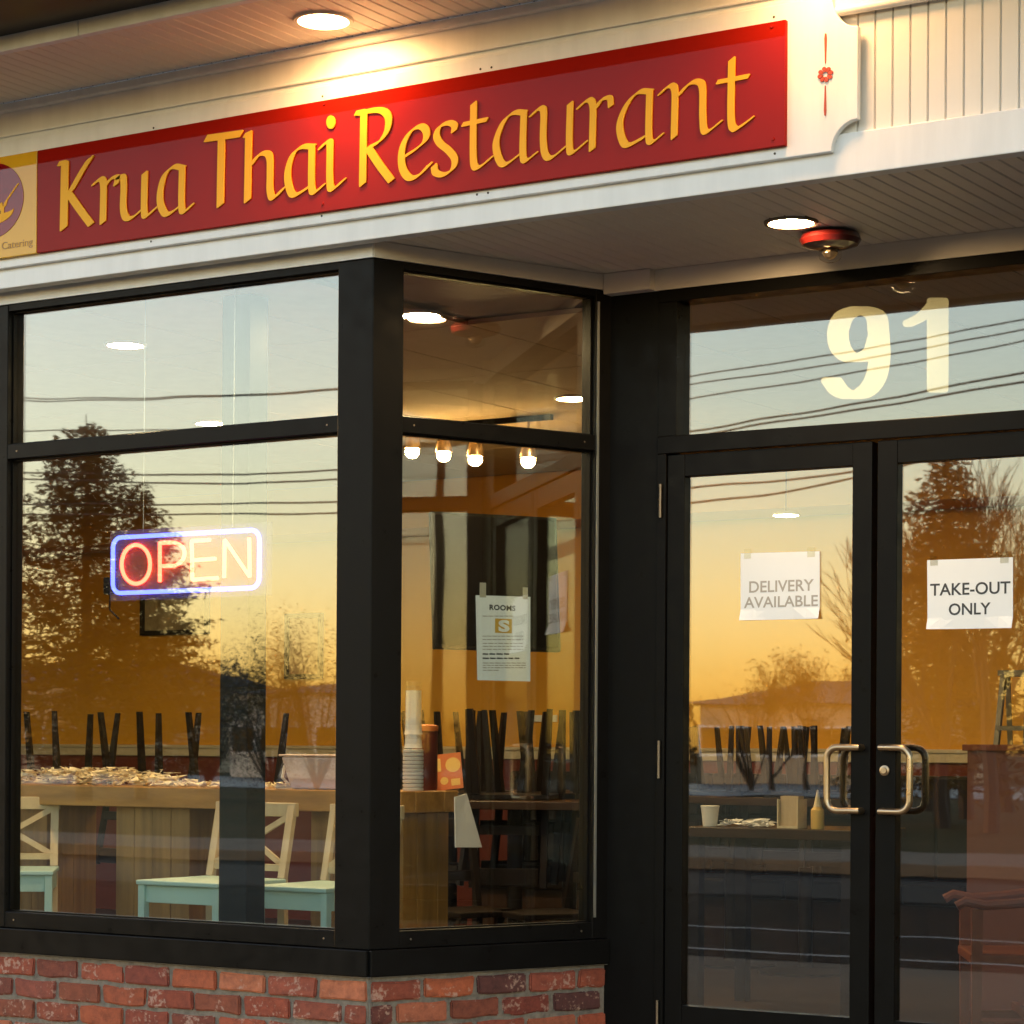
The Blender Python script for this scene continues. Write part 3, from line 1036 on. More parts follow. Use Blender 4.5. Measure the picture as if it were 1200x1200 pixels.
def lettering(name, body, P, a0, a1, z0, z1, d, depth, m, root, offset=0.0, spacing=1.0, flip=False):
    me = text_mesh(body, offset, spacing)
    xs = [v.co.x for v in me.vertices]; ys = [v.co.y for v in me.vertices]
    mx, Mx, my, My = min(xs), max(xs), min(ys), max(ys)
    for v in me.vertices:
        v.co = P.pt(a0 + (v.co.x - mx) / (Mx - mx) * (a1 - a0), z0 + (v.co.y - my) / (My - my) * (z1 - z0), d + (depth if v.co.z > 0 else 0))
    fix_normals(me)
    me.materials.clear()
    o = link(name, me, m)
    off = Vector((0, 0, 0)); b = root
    while b is not None:
        off += b.location; b = b.parent
    o.parent = root
    o.location = -off
    return o

# ================================================================== THE SIGN
db, dsg = YF - YBB, YF - YSG
# carved white backing board
zb_top = Z(400, 97, W, db)
a_r = W.sx(1005, db, 90)
zb_bot = Z(974, 177.5, W, db)
a_b = W.sx(974, db, 170)
zc1 = Z(1005, 139, W, db)
zc2 = Z(1005, 30, W, db)
poly = [(XL, zb_bot), (a_b, zb_bot)]
rr, rz = a_r - a_b, zc1 - zb_bot
for k in range(1, 13):
    an = pi - k / 12 * pi / 2
    poly.append((a_r + rr * cos(an) * 1.0, zb_bot + rz * sin(an)))
ztop = zc2 + (zb_top - zc2)
r2 = max(.02, zb_top - zc2)
for k in range(0, 13):
    an = -pi / 2 - k / 12 * pi / 2
    poly.append((a_r + rr * cos(an), zb_top + r2 * sin(an)))
poly.append((XL, zb_top))
poly2 = []
for p in poly:
    if not poly2 or math.hypot(p[0] - poly2[-1][0], p[1] - poly2[-1][1]) > 1e-5:
        poly2.append(p)
bb = thing('sign_board', 'white carved sign board with scooped corners and a red flower motif', 'sign board', (a_r, YBB, zb_bot))
part('board', MB().prism(W, poly2, .1005, db), M['white'], bb, bevel=.003)
M['motif'] = mat('red_motif_paint', (.42, .055, .025), .5)
def motif(px0, py0):
    m_ = MB()
    c_a, c_z = W.px(px0, py0, db + .0005)
    px = abs(W.sx(968, db, 90) - W.sx(967, db, 90))
    pz = Z(967, 89, W, db) - Z(967, 90, W, db)
    for k in range(8):
        an = k * pi / 4 + .2
        q = []
        for t_ in range(10):
            b_ = 2 * pi * t_ / 10
            lx, ly = 6.0 + 3.3 * cos(b_), 2.3 * sin(b_) * (1.15 if cos(b_) > 0 else .8)
            q.append((c_a + (lx * cos(an) - ly * sin(an)) * px, c_z + (lx * sin(an) + ly * cos(an)) * pz))
        m_.prism(W, q, db + .0003, db + .0045)
    part('petal_rosette', m_, M['motif'], bb)
    for sgn in (1, -1):
        q = [(c_a - .4 * px, c_z + sgn * 13 * pz), (c_a + .4 * px, c_z + sgn * 13 * pz), (c_a + 1.3 * px, c_z + sgn * 42 * pz), (c_a + .7 * px, c_z + sgn * 48 * pz), (c_a - .7 * px, c_z + sgn * 48 * pz), (c_a - 1.3 * px, c_z + sgn * 42 * pz)]
        part('spear', MB().prism(W, q, db + .0003, db + .0045), M['motif'], bb)
motif(967.5, 87.5)
# red panel
a0, a1 = W.sx(43.3, dsg, 235), W.sx(920, dsg, 97)
z1, z0 = Z(480, 99.9, W, dsg), Z(480, 233.6, W, dsg)
sg = thing('restaurant_sign', 'long glossy red panel with raised yellow calligraphic restaurant name', 'sign', (a0, YSG, z0))
part('panel', MB().pbox(W, a0 + .001, a1, z0, z1, db + .001, dsg), M['red'], sg, bevel=.002)
la0 = W.sx(-62, dsg, 245)
NIB, ANG, TH = 62, 40, 9
A, B, C_, Dd, E_ = (40, 150), (230, 110), (410, 90), (590, 70), (720, 20)
LET = [
 ('letter_k', A, [([(222, 254), (213, 706)], .92), ([(180, 254), (222, 244)], .5, 60), ([(398, 216), (345, 300), (262, 448)], .95), ([(252, 468), (330, 578), (404, 678)], .74)]),
 ('letter_r', A, [([(430, 393), (455, 368), (482, 362), (493, 400), (492, 520), (488, 664)], .74), ([(505, 408), (540, 362), (590, 345), (582, 396)], .62)]),
 ('letter_u', A, [([(598, 348), (628, 345), (636, 400), (632, 560), (652, 632), (695, 632), (752, 585)], .72), ([(783, 320), (779, 560), (792, 622), (852, 572)], .72)]),
 ('letter_a', A, [([(1052, 282), (985, 274), (925, 330), (895, 430), (893, 530), (925, 602), (965, 600), (1022, 556)], .74), ([(1046, 284), (1042, 540), (1060, 590), (1112, 545)], .72)]),
 ('letter_t', B, [([(76, 316), (318, 282)], .80, 62), ([(183, 300), (174, 784)], .86)]),
 ('letter_h', B, [([(374, 278), (365, 752)], .80), ([(346, 296), (372, 282)], .5, 60), ([(388, 505), (440, 436), (495, 418), (522, 452), (524, 560), (524, 680), (548, 734), (612, 672)], .74)]),
 ('letter_a', B, [([(826, 372), (750, 374), (690, 420), (655, 510), (648, 600), (670, 690), (705, 712), (790, 662)], .76), ([(818, 375), (816, 640), (836, 694), (893, 648)], .76)]),
 ('letter_i', B, [([(884, 378), (915, 345), (940, 338), (946, 380), (944, 600), (962, 672), (1038, 610)], .78), ('dot', 952, 201, 31, 47)]),
 ('letter_r', C_, [([(104, 262), (95, 756)], .84), ([(48, 258), (104, 246)], .5, 60), ([(84, 256), (165, 238), (235, 240), (276, 285), (268, 375), (215, 455), (130, 502)], .80), ([(140, 510), (220, 630), (296, 730)], .80)]),
 ('letter_e', C_, [([(390, 562), (470, 510), (535, 450), (543, 385), (505, 350), (440, 380), (388, 460), (368, 550), (378, 650), (425, 712), (490, 695), (565, 618)], .80)]),
 ('letter_s', C_, [([(738, 382), (740, 342), (700, 326), (640, 350), (614, 410), (640, 470), (700, 520), (742, 580), (728, 650), (665, 690), (608, 675), (598, 628)], .74)]),
 ('letter_t', C_, [([(876, 190), (872, 540), (886, 636), (930, 628), (996, 572)], .78), ([(800, 338), (968, 302)], .46, 62)]),
 ('letter_a', Dd, [([(154, 374), (80, 374), (15, 425), (-32, 520), (-48, 610), (-22, 710), (20, 738), (108, 676)], .78), ([(148, 376), (141, 640), (158, 712), (228, 664)], .76)]),
 ('letter_u', Dd, [([(206, 390), (245, 352), (275, 342), (288, 380), (284, 560), (300, 670), (345, 690), (440, 614)], .76), ([(474, 310), (468, 580), (486, 656), (578, 586)], .76)]),
 ('letter_r', Dd, [([(538, 336), (580, 296), (615, 286), (634, 330), (632, 480), (628, 632)], .76), ([(650, 346), (695, 284), (750, 270), (760, 326)], .64)]),
 ('letter_a', Dd, [([(1040, 226), (960, 228), (890, 290), (838, 390), (822, 480), (845, 575), (885, 602), (988, 550)], .80), ([(1032, 228), (1026, 520), (1046, 582), (1112, 534)], .78)]),
 ('letter_n', E_, [([(330, 538), (375, 496), (410, 484), (430, 520), (428, 680), (424, 846)], .78), ([(452, 556), (525, 476), (590, 456), (624, 500), (626, 700), (646, 810), (744, 744)], .80)]),
 ('letter_t', E_, [([(830, 300), (824, 700), (846, 786), (890, 772), (966, 716)], .84), ([(730, 460), (946, 418)], .46, 62)]),
]
for nm, org, st in LET:
    glyph(nm, st, NIB, ANG, TH, org, 6.0, W, dsg + .0004, .006, M['yellow'], sg)
# fixing screws
for (sx_, sy_) in ((905, 31), (906, 163), (380, 122), (378, 239)):
    a_, z_ = W.px(sx_, sy_, dsg)
    part('screw', MB().lathe([(.0065, 0), (.005, .0035), (.0, .004)], W.pt(a_, z_, dsg), 10, W.n), M['red'], sg, smooth=True)
for (sx_, sy_) in ((907, 20), (908, 180), (378, 113), (377, 253), (180, 150), (177, 283), (563, 81), (576, 79), (559, 228), (572, 226)):
    a_, z_ = W.px(sx_, sy_, db)
    part('screw_hole', MB().lathe([(.0042, 0), (.0042, .0012), (.0, .0014)], W.pt(a_, z_, db), 8, W.n), M['joint'], bb)
# logo panel
lg = thing('logo_sign', 'yellow square panel with a maroon round mortar emblem', 'sign', (la0, YSG, z0))
part('panel', MB().pbox(W, la0, a0 - .001, z0, z1, db + .001, dsg + .001), M['logo_yellow'], lg, bevel=.002)
ca, cz = W.px(-9, 236, dsg + .001)
rad_a = W.sx(28, dsg, 236) - ca
rad_z = Z(-9, 192, W, dsg) - cz
circ = [(ca + rad_a * cos(2 * pi * k / 48), cz + rad_z * sin(2 * pi * k / 48)) for k in range(48)]
part('emblem_disc', MB().prism(W, circ, dsg + .0011, dsg + .003), M['logo_red'], lg)
bowl = []
for k in range(17):
    an = pi + pi * k / 16
    bowl.append((ca + rad_a * .70 * cos(an), cz - rad_z * .28 + rad_z * .36 * sin(an)))
for k in range(17):
    an = -pi * k / 16
    bowl.append((ca + rad_a * .70 * cos(an), cz - rad_z * .28 + rad_z * .10 * sin(an)))
b2 = []
for p in bowl:
    if not b2 or math.hypot(p[0] - b2[-1][0], p[1] - b2[-1][1]) > 1e-6:
        b2.append(p)
b2 = b2[:-1] if math.hypot(b2[0][0] - b2[-1][0], b2[0][1] - b2[-1][1]) < 1e-6 else b2
part('emblem_bowl', MB().prism(W, b2, dsg + .0031, dsg + .005), M['yellow'], lg)
glyph('emblem_pestle', [([(182, 392), (60, 570)], .25), ([(60, 572), (50, 610), (28, 640), (25, 700)], .55), ([(10, 590), (20, 650)], .5)], 55, 40, 9, (0, 170), 8.575, W, dsg + .0031, .002, M['yellow'], lg)
lettering('lettering', '& Catering', W, W.sx(-7, dsg, 290), W.sx(38.5, dsg, 287), Z(20, 290.5, W, dsg) - .008, Z(20, 281.5, W, dsg), dsg + .0012, .001, M['logo_brown'], lg)

# ================================================================== NOTICES, NUMBER, NEON
def notice(label, P, quad, d, name='paper_notice', curl=False):
    pts = [P.px(x, y, d) for x, y in quad]
    root = thing(name, label, 'notice', P.pt(pts[3][0], pts[3][1], d))
    n = 6
    m_ = MB()
    # a slightly curled sheet
    for dd in (0, .0012):
        for j in range(n + 1):
            for i in range(n + 1):
                u, v = i / n, j / n
                a = (1 - u) * ((1 - v) * pts[0][0] + v * pts[3][0]) + u * ((1 - v) * pts[1][0] + v * pts[2][0])
                z = (1 - u) * ((1 - v) * pts[0][1] + v * pts[3][1]) + u * ((1 - v) * pts[1][1] + v * pts[2][1])
                cu = -.014 * max(0, (v - .86) / .14) ** 2 * max(0, (abs(u - .5) - .2) / .3) if curl else 0
                m_.v.append(tuple(P.pt(a, z, d - dd - cu)))
    k = (n + 1) ** 2
    for j in range(n):
        for i in range(n):
            a = j * (n + 1) + i
            m_.f.append((a, a + 1, a + n + 2, a + n + 1))
            m_.f.append((k + a + n + 1, k + a + n + 2, k + a + 1, k + a))
    part('sheet', m_, M['paper'], root)
    return root, pts
dd = -.0195
r1, q = notice('white paper reading delivery available taped on the left door', D, [(868, 648.5), (960.5, 646), (960.5, 725), (868, 727)], dd, curl=True)
for body, x0, x1, y0, y1 in (('DELIVERY', 878, 953.5, 680, 693.5), ('AVAILABLE', 872, 958.5, 698.5, 711.5)):
    lettering('lettering', body, D, D.sx(x0, dd), D.sx(x1, dd), Z((x0 + x1) / 2, y1, D, dd), Z((x0 + x1) / 2, y0, D, dd), dd + .0002, .0005, M['ink_soft'], r1, .012)  # pale ink paints in the sky reflection washing over the lettering
r2_, q = notice('white paper reading take-out only taped on the right door', D, [(1086.5, 656.5), (1187, 653), (1187, 736), (1087, 737.5)], dd, curl=True)
for body, x0, x1, y0, y1 in (('TAKE-OUT', 1090, 1184, 682.5, 697), ('ONLY', 1112, 1161, 706.5, 720.5)):
    lettering('lettering', body, D, D.sx(x0, dd), D.sx(x1, dd), Z((x0 + x1) / 2, y1, D, dd), Z((x0 + x1) / 2, y0, D, dd), dd + .0002, .0005, M['ink'], r2_, .014)
ds = -.0565
r3, q = notice('printed white notice with a gold emblem taped inside the angled window', S, [(557.5, 697.5), (621.5, 699.5), (621.5, 798.5), (559.5, 797)], ds)
def sbox(x0, x1, y0, y1, m_, P=S, d=ds, th=.0005):
    (a0_, z0_), (a1_, z1_) = P.px(x0, y1, d), P.px(x1, y0, d)
    return m_.pbox(P, a0_, a1_, z0_, z1_, d + .0002, d + .0002 + th)
lettering('lettering', 'ROOMS', S, S.sx(573.5, ds, 712), S.sx(604, ds, 712), Z(589, 715.5, S, ds), Z(589, 709, S, ds), ds + .0002, .0005, M['ink'], r3, .04, 1.1)
part('emblem_square', sbox(580, 600, 725.5, 741.5, MB()), M['ink_gold'], r3)
lettering('emblem_letter', 'S', S, S.sx(584, ds, 733), S.sx(597, ds, 733), Z(590, 740.5, S, ds), Z(590, 726.5, S, ds), ds + .0008, .0004, M['paper'], r3, .05)
tx = MB(); tb = MB()
ly = [722] + [745.5, 749.5, 754, 757.5, 761]
for y in ly:
    x = 565.5
    while x < (600 if y == 722 else 612):
        w_ = random.uniform(2.5, 7)
        sbox(x, min(x + w_, 613), y - .45, y + .45, tx)
        x += w_ + 1.0
for y, x1 in ((766.5, 597), (771.5, 610)):
    x = 565.5
    while x < x1:
        w_ = random.uniform(3.5, 8)
        sbox(x, min(x + w_, x1), y - .8, y + .7, tb)
        x += w_ + 1.3
for y in (777, 779.7, 782.5, 785.5):
    x = 565.8
    while x < (615 if y < 784 else 580):
        w_ = random.uniform(2.5, 7)
        sbox(x, min(x + w_, 616), y - .5, y + .5, tx)
        x += w_ + 1.0
part('printed_text', tx, M['ink_soft'], r3)
part('printed_heading', tb, M['ink'], r3)
M['cleartape'] = glass_mat('clear_tape', 1.5, (.93, .92, .88))
for rt, tp in ((r1, ((872, 880, 643, 655), (946, 955, 641, 653))), (r2_, ((1090, 1099, 651, 663), (1172, 1182, 648, 660)))):
    for x0, x1, y0, y1 in tp:
        part('tape', sbox(x0, x1, y0, y1, MB(), D, dd + .0008, .0004), M['cleartape'], rt)
part('tape', sbox(562, 569.5, 683, 700, MB(), th=.0008), M['tape'], r3)
part('tape', sbox(612.5, 618.5, 688.5, 702, MB(), th=.0008), M['tape'], r3)
# house number 91, vinyl on the inside of the transom light
dn = -.0545
glyph('numeral_nine', [([(1030, 392.9), (1027, 371.1), (1014, 364.0), (1001, 364.5), (988, 372.2), (982, 389.6), (985, 408.1), (996, 419.0), (1010, 419.0), (1024, 411.4), (1030, 392.9)], 1), ([(1030, 392.9), (1031, 419.0), (1026, 444.1), (1014, 459.4), (998, 463.7), (984, 458.3), (975, 446.3)], 1)],
      17, 0, 8.5, (0, 0), 1.0, D, dn, .001, M['number'], frame_root, step=.6)
glyph('numeral_one', [([(1099, 353), (1099, 456)], 1), ([(1093, 358), (1079, 372), (1065, 379)], .35)], 17, 0, 8.5, (0, 0), 1.0, D, dn, .001, M['number'], frame_root, step=.6)

# neon sign
dn_ = -.16
NP = PL((0, YF), (1, 0), (0, -1))
nq = [(129, 628.5), (306.5, 615.5), (307, 690), (130.5, 701)]
ns = thing('neon_sign', 'lit neon open sign with blue rounded border hanging in the wide window', 'neon sign', NP.pt(NP.sx(218, dn_, 658), NP.px(218, 700, dn_)[1], dn_))
cA, cZ = [], []
pts = [Vector(NP.px(x, y, dn_)) for x, y in nq]
A0, A1 = (pts[0].x + pts[3].x) / 2 + .012, (pts[1].x + pts[2].x) / 2 - .012
Z0, Z1 = (pts[2].y + pts[3].y) / 2 + .012, (pts[0].y + pts[1].y) / 2 - .012
rc = .04
path = []
for (ca_, cz_, b0) in ((A1 - rc, Z1 - rc, 0), (A0 + rc, Z1 - rc, pi / 2), (A0 + rc, Z0 + rc, pi), (A1 - rc, Z0 + rc, 1.5 * pi)):
    for k in range(7):
        an = b0 + k / 6 * pi / 2
        path.append(NP.pt(ca_ + rc * cos(an), cz_ + rc * sin(an), dn_))
part('border_tube', MB().tube(path, .0085, 10, closed=True), M['neon_blue'], ns, smooth=True)
part('backing', MB().pbox(NP, A0 - .03, A1 + .045, Z0 - .03, Z1 + .03, dn_ - .024, dn_ - .016), M['acrylic'], ns)
def neon_letter(nm, paths):
    m_ = MB()
    for p in paths:
        sp = smooth_path(p, 6) if len(p) > 3 else p
        m_.tube([NP.pt(*NP.px(0 + x / 3, 400 + y / 3, dn_), dn_) for x, y in sp], .0078, 8)
    part(nm, m_, M['neon_red'], ns, smooth=True)
el = lambda cx, cy, rx, ry, n=18: [(cx + rx * cos(2 * pi * k / n), cy + ry * sin(2 * pi * k / n)) for k in range(n + 1)]
neon_letter('letter_o', [el(478, 784, 50, 68)])
neon_letter('letter_p', [[(562, 846), (562, 708)], [(562, 710), (615, 708), (645, 728), (645, 762), (615, 788), (566, 790)]])
neon_letter('letter_e', [[(738, 698), (674, 702)], [(674, 702), (676, 838)], [(676, 838), (766, 832)], [(676, 770), (758, 764)]])
neon_letter('letter_n', [[(788, 832), (790, 698)], [(790, 698), (878, 828)], [(878, 828), (876, 690)]])
for xx in (163, 268):
    a_ = NP.sx(xx, dn_, 600)
    part('hanging_wire', MB().tube([NP.pt(a_, Z1 + .02, dn_ - .026), NP.pt(a_ + .004, ZC + .01, dn_ - .026)], .0016, 5), M['steel'], ns)
part('power_lead', MB().tube([NP.pt(A0 + .02, Z0 - .01, dn_ - .03), NP.pt(A0 - .06, Z0 + .02, dn_ - .05), NP.pt(A0 - .07, Z0 - .06, dn_ - .06), NP.pt(A0 - .02, Z0 - .10, dn_ - .06)], .004, 6), M['darkwood'], ns)
part('transformer', MB().pbox(NP, A0 - .085, A0 - .03, Z0 + .0, Z0 + .07, dn_ - .07, dn_ - .035), M['tvb'], ns, bevel=.004)

# ================================================================== INTERIOR
# steel column just inside the glass
cx0, cx1 = at(257.5, 800, 7.46).x, at(290, 800, 7.46).x
tag(obj('steel_column', MB().box(cx0, cx1, 7.46, 7.58, .012, ZC), M['steelcol'], bevel=.004), 'slim black steel column standing inside the wide window', 'column')

# ceiling downlights
for i, (px, py, lab) in enumerate(((147, 403, 'lit ceiling downlight seen in the upper pane of the wide window'),
                       (247, 495, 'lit ceiling downlight just above the transom bar of the wide window'),
                       (493, 368, 'lit ceiling downlight near the top of the angled window'),
                       (671, 466, 'lit ceiling downlight at the far edge of the angled window'))):
    c = at_z(px, py, ZC)
    downlight(lab, (c.x, c.y, ZC - .002), .078, M['lamp'], M['trimring'], 'ceiling downlights in the dining room')
for i, (x, y) in enumerate(((-11.5, 10.5),)):  # extra unseen lamp added to light the dining room
    downlight('extra ceiling downlight added out of view left of the wide window',
              (x, y, ZC - .002), .078, M['lamp'], M['trimring'], 'ceiling downlights in the dining room')
# small pendant behind the left door
c = at(921, 604, 12.6)
root = thing('pendant_lamp', 'small flat pendant lamp behind the left door', 'pendant lamp', c)
obj('shade', MB().lathe([(.075, 0), (.078, .008), (.05, .02), (.012, .026), (.0, .026)], (0, 0, 0), 24), M['rail'], root, smooth=True)
obj('lens', MB().lathe([(.0, -.004), (.073, -.003), (.073, -.001), (.0, -.0008)], (0, 0, 0), 24), M['pend'], root)
obj('cord', MB().tube([(0, 0, .026), (0, 0, ZC - c.z)], .003, 6), M['tvb'], root)
# track lights
yt = 11.0
tr = thing('track_light', 'row of four glowing track spotlights near the ceiling', 'track light', at(550, 525, yt))
xs = [at(p, 530, yt).x for p in (483, 520, 557, 619)]
part('track', MB().box(xs[0] - .15, xs[-1] + .15, yt - .015, yt + .015, ZC - .03, ZC - .001), M['tvb'], tr)
for x, py, px in zip(xs, (527, 531, 536, 538), (483, 520, 557, 619)):
    p = at(px, py, yt)
    h = part('spot_head', MB().tube([(p.x, yt, ZC - .03), (p.x, yt, p.z + .09)], .008, 6).lathe([(.02, .1), (.035, .085), (.045, .04), (.047, .01), (.044, .01), (.0, .05)], p + Vector((0, .0, -.005)), 16), M['brass'], tr, smooth=True)
    part('bulb', MB().lathe([(.0, -.048), (.022, -.044), (.036, -.028), (.04, -.01), (.034, .008), (.02, .02), (.0, .022)], p, 14), M['bulb'], tr, smooth=True)

# television on the back wall
tl = at(508, 676, 11.4)
best = None
for k in range(200):                               # swing the far edge until the screen stands 60 degrees to the front
    tr_ = at(655, 688, 11.4 + k * .01)
    an_ = math.atan2(tr_.y - tl.y, tr_.x - tl.x)
    if best is None or abs(an_ - radians(58)) < best[0]:
        best = (abs(an_ - radians(58)), tr_, an_)
tr_, an_ = best[1], best[2]
tvc = (tl + tr_) / 2
tv = thing('television', 'black wall television hung behind the angled window', 'television', tvc)
tv.rotation_euler = (radians(-5), 0, an_)
tw, th = (tr_ - tl).length, .80
obj('bezel', MB().box(-tw / 2, tw / 2, 0, .05, -th / 2, th / 2), M['tvb'], tv, bevel=.006)
obj('screen', MB().box(-tw / 2 + .02, tw / 2 - .02, -.004, -.0005, -th / 2 + .025, th / 2 - .02), M['tv'], tv)
obj('bracket', MB().box(-.12, .12, .051, .1, -.12, .12).bar((0, .1, 0), (.5, .9, 0), .05, .06), M['tvb'], tv)

# framed pictures on the back wall
def picture(label, x0, y0, x1, y1, inner):
    a, b = at(x0, y1, YB), at(x1, y0, YB)
    root = thing('framed_picture', label, 'picture', ((a.x + b.x) / 2, YB, a.z))
    f = .035
    q = MB().box(a.x, b.x, YB - .035, YB - .003, a.z, a.z + f).box(a.x, b.x, YB - .035, YB - .003, b.z - f, b.z)
    q.box(a.x, a.x + f, YB - .034, YB - .003, a.z + f, b.z - f).box(b.x - f, b.x, YB - .034, YB - .003, a.z + f, b.z - f)
    part('frame', q, M['darkwood'], root)
    part('print', MB().box(a.x + f, b.x - f, YB - .015, YB - .003, a.z + f, b.z - f), inner, root)
M['printA'] = mat('landscape_print', (.62, .50, .30), .5, col2=(.12, .07, .03), vscale=5)
M['printB'] = mat('branch_print', (.55, .30, .08), .5, col2=(.22, .05, .02), vscale=4)
picture('dark framed landscape picture on the mustard wall below the neon sign', 167, 694, 247, 745, M['printA'])
picture('small framed branch picture on the mustard wall beside the window edge', 336, 718, 380, 796, M['printB'])
# small white wall sign behind the chairs
a, b = at(626, 846, YB), at(654, 838, YB)
tag(obj('wall_label', MB().box(a.x, b.x, YB - .02, YB - .004, a.z, b.z), M['paper'], bevel=.003), 'small white plate on the mustard wall above the chair legs', 'wall plate')

# long wooden counter along the windows
ycf, ycb = 8.36, 8.80
zct = EYE - (930 - 877) / 280.0 + .002
xce = at(470.5, 940, ycf).x
def at_x(px, py, X):
    r = ray(px, py)
    t = X / r.x
    return Vector((X, r.y * t, EYE + r.z * t))
tb_ = .094
ct = thing('wood_counter', 'long honey wood counter standing behind the shop windows', 'counter', (xce - 1.5, ycf, 0))
xcs = -9.2
nb = 4
for k in range(nb):
    y0_ = ycf + (ycb - ycf) * k / nb
    y1_ = ycf + (ycb - ycf) * (k + 1) / nb - .003
    part('top_plank', MB().box(xcs, xce - random.uniform(0, .004), y0_, y1_, zct - tb_, zct - random.uniform(0, .002)), M['pine'], ct, bevel=.004)
for (p0, p1) in ((470, 466), (136, 222), (20, 55)):
    pe = at(p1, 1000, ycf + .06).x
    ps = at(p0, 1000, ycf + .06).x
    if p0 == 470:
        pe = xce - .03
        ps = pe - .5
    n = max(2, int((pe - ps) / .11))
    for k in range(n):
        u0, u1 = ps + (pe - ps) * k / n, ps + (pe - ps) * (k + 1) / n - .002
        part('base_board', MB().box(u0, u1, ycf + .06 + random.uniform(0, .002), ycf + .09, .012, zct - tb_ - .001), M['pinev'], ct, bevel=.002)
    nsd = 4
    for k in range(nsd):
        v0, v1 = ycf + .091 + (ycb - .03 - ycf - .091) * k / nsd, ycf + .091 + (ycb - .03 - ycf - .091) * (k + 1) / nsd - .002
        part('base_side', MB().box(ps + .001, pe - .003 - random.uniform(0, .003), v0, v1, .012, zct - tb_ - .002), M['pinev'], ct, bevel=.002)

# crumpled cream paper runner and napkin heap on the counter
def heap(label, name, cat, x0, x1, y0, y1, z, h, n, m, seed):
    rn = random.Random(seed)
    q = MB()
    for _ in range(n):
        u = rn.random()
        x = x0 + (x1 - x0) * u
        y = rn.uniform(y0, y1)
        hh = h * (math.sin(pi * min(1, max(0, (u * .9 + .08)))) ** .5)
        zz = z + .006 + rn.random() * hh
        s_ = rn.uniform(.02, .05)
        p = [Vector((rn.uniform(-1, 1) * s_, rn.uniform(-1, 1) * s_, rn.uniform(-.5, .5) * s_ * .6)) for _ in range(4)]
        c = Vector((x, y, zz))
        up = Vector((0, 0, .002))
        vs_ = [c + a for a in p]
        for v in vs_:
            v.z = max(v.z, z + .003)
        q.add(vs_ + [v + up for v in vs_], [(0, 1, 2), (0, 2, 3), (6, 5, 4), (7, 6, 4), (0, 4, 5, 1), (1, 5, 6, 2), (2, 6, 7, 3), (3, 7, 4, 0)])
    return tag(obj(name, q, m, fix=False), label, cat, kind=None)
nx0, nx1 = at(10, 915, ycf + .1).x, at(180, 915, ycf + .1).x
heap('heap of crumpled cream paper napkins on the counter behind the wide window', 'napkin_heap', 'napkins', nx0, nx1, ycf + .03, ycf + .4, zct, .075, 620, M['cream'], 3)
heap('thin spread of cream paper scraps on the counter beside the tub', 'napkin_scraps', 'napkins', at(185, 915, ycf + .1).x, at(352, 915, ycf + .1).x, ycf + .02, ycf + .3, zct, .015, 260, M['cream'], 4)
# blush tub
c = at(380, 925, ycf + .16)
tubr = thing('plastic_tub', 'blush plastic tub on the counter at the window corner', 'tub', (c.x, c.y, zct))
obj('body', MB().box8([(-.12, -.09, .001), (.16, -.09, .001), (.16, .09, .001), (-.12, .09, .001), (-.16, -.11, .145), (.19, -.11, .145), (.19, .11, .145), (-.16, .11, .145)]), M['tub'], tubr, bevel=.01)
obj('rim', MB().box(-.168, .198, -.118, .118, .146, .155), M['tub'], tubr, bevel=.004)
obj('handle', MB().tube([(-.165, -.03, .13), (-.2, -.03, .10), (-.22, -.02, .05), (-.2, 0, .02)], .007, 6), M['cup'], tubr, smooth=True)

# stacked cups and lids
c = at_x(484, 925, xce - .055)
cs = thing('cup_stack', 'tall stack of clear lidded cups at the end of the counter', 'cups', (c.x, c.y, zct))
s_ = 2811 / (c.y / cos(atan(.66)) * 1.0)
for k in range(11):
    obj('lid', MB().lathe([(.043, 0), (.046, .004), (.046, .013), (.038, .0145), (.0, .0145)], (0, 0, .001 + k * .0165), 18), M['cup'], cs, smooth=True)
for k in range(6):
    obj('cup', MB().lathe([(.035, .19), (.037, .02), (.04, .0), (.034, .0), (.0, .002)], (0, 0, .185 + k * .02), 18), M['clear'] if k % 3 else M['cup'], cs, smooth=True)
c2 = at_x(498, 925, xce - .09)
cn = thing('red_canister', 'red brown canister behind the stack of cups', 'canister', (c2.x, c2.y, zct))
obj('body', MB().lathe([(.05, .001), (.055, .01), (.055, .26), (.0, .26)], (0, 0, 0), 20), M['redwall'], cn, smooth=True)
obj('lid', MB().lathe([(.058, .261), (.058, .285), (.03, .29), (.0, .29)], (0, 0, 0), 20), M['card'], cn, smooth=True)
# menu card
c = at_x(527, 928, xce - .055)
mc = thing('menu_card', 'orange printed menu card leaning on the counter end', 'menu card', (c.x, c.y, zct))
mc.rotation_euler = (radians(-16), radians(-7), radians(28))
obj('card', MB().box(-.062, .062, 0, .004, .004, .17), M['card'], mc)
obj('print', MB().lathe([(.034, 0), (.034, .0008), (.0, .001)], (.024, -.0003, .115), 16, (0, -1, 0)).lathe([(.018, 0), (.018, .0008), (.0, .001)], (-.02, -.0003, .045), 12, (0, -1, 0)).box(-.05, -.03, -.0012, -.0003, .09, .15).box(.01, .05, -.0012, -.0003, .02, .05), M['cardy'], mc)
# paper sheet hanging from the counter end
p0, p1, p2, p3 = at_x(532, 934, xce + .006), at_x(546, 930, xce + .006), at_x(564, 993, xce + .05), at_x(533, 993, xce + .03)
tag(obj('paper_sheet', MB().add([p0, p1, p2, p3] + [p + Vector((.004, .001, 0)) for p in (p0, p1, p2, p3)], [(0, 1, 2, 3), (7, 6, 5, 4), (0, 4, 5, 1), (1, 5, 6, 2), (2, 6, 7, 3), (3, 7, 4, 0)]), M['paper']), 'white paper sheet hanging off the end of the wood counter', 'paper')

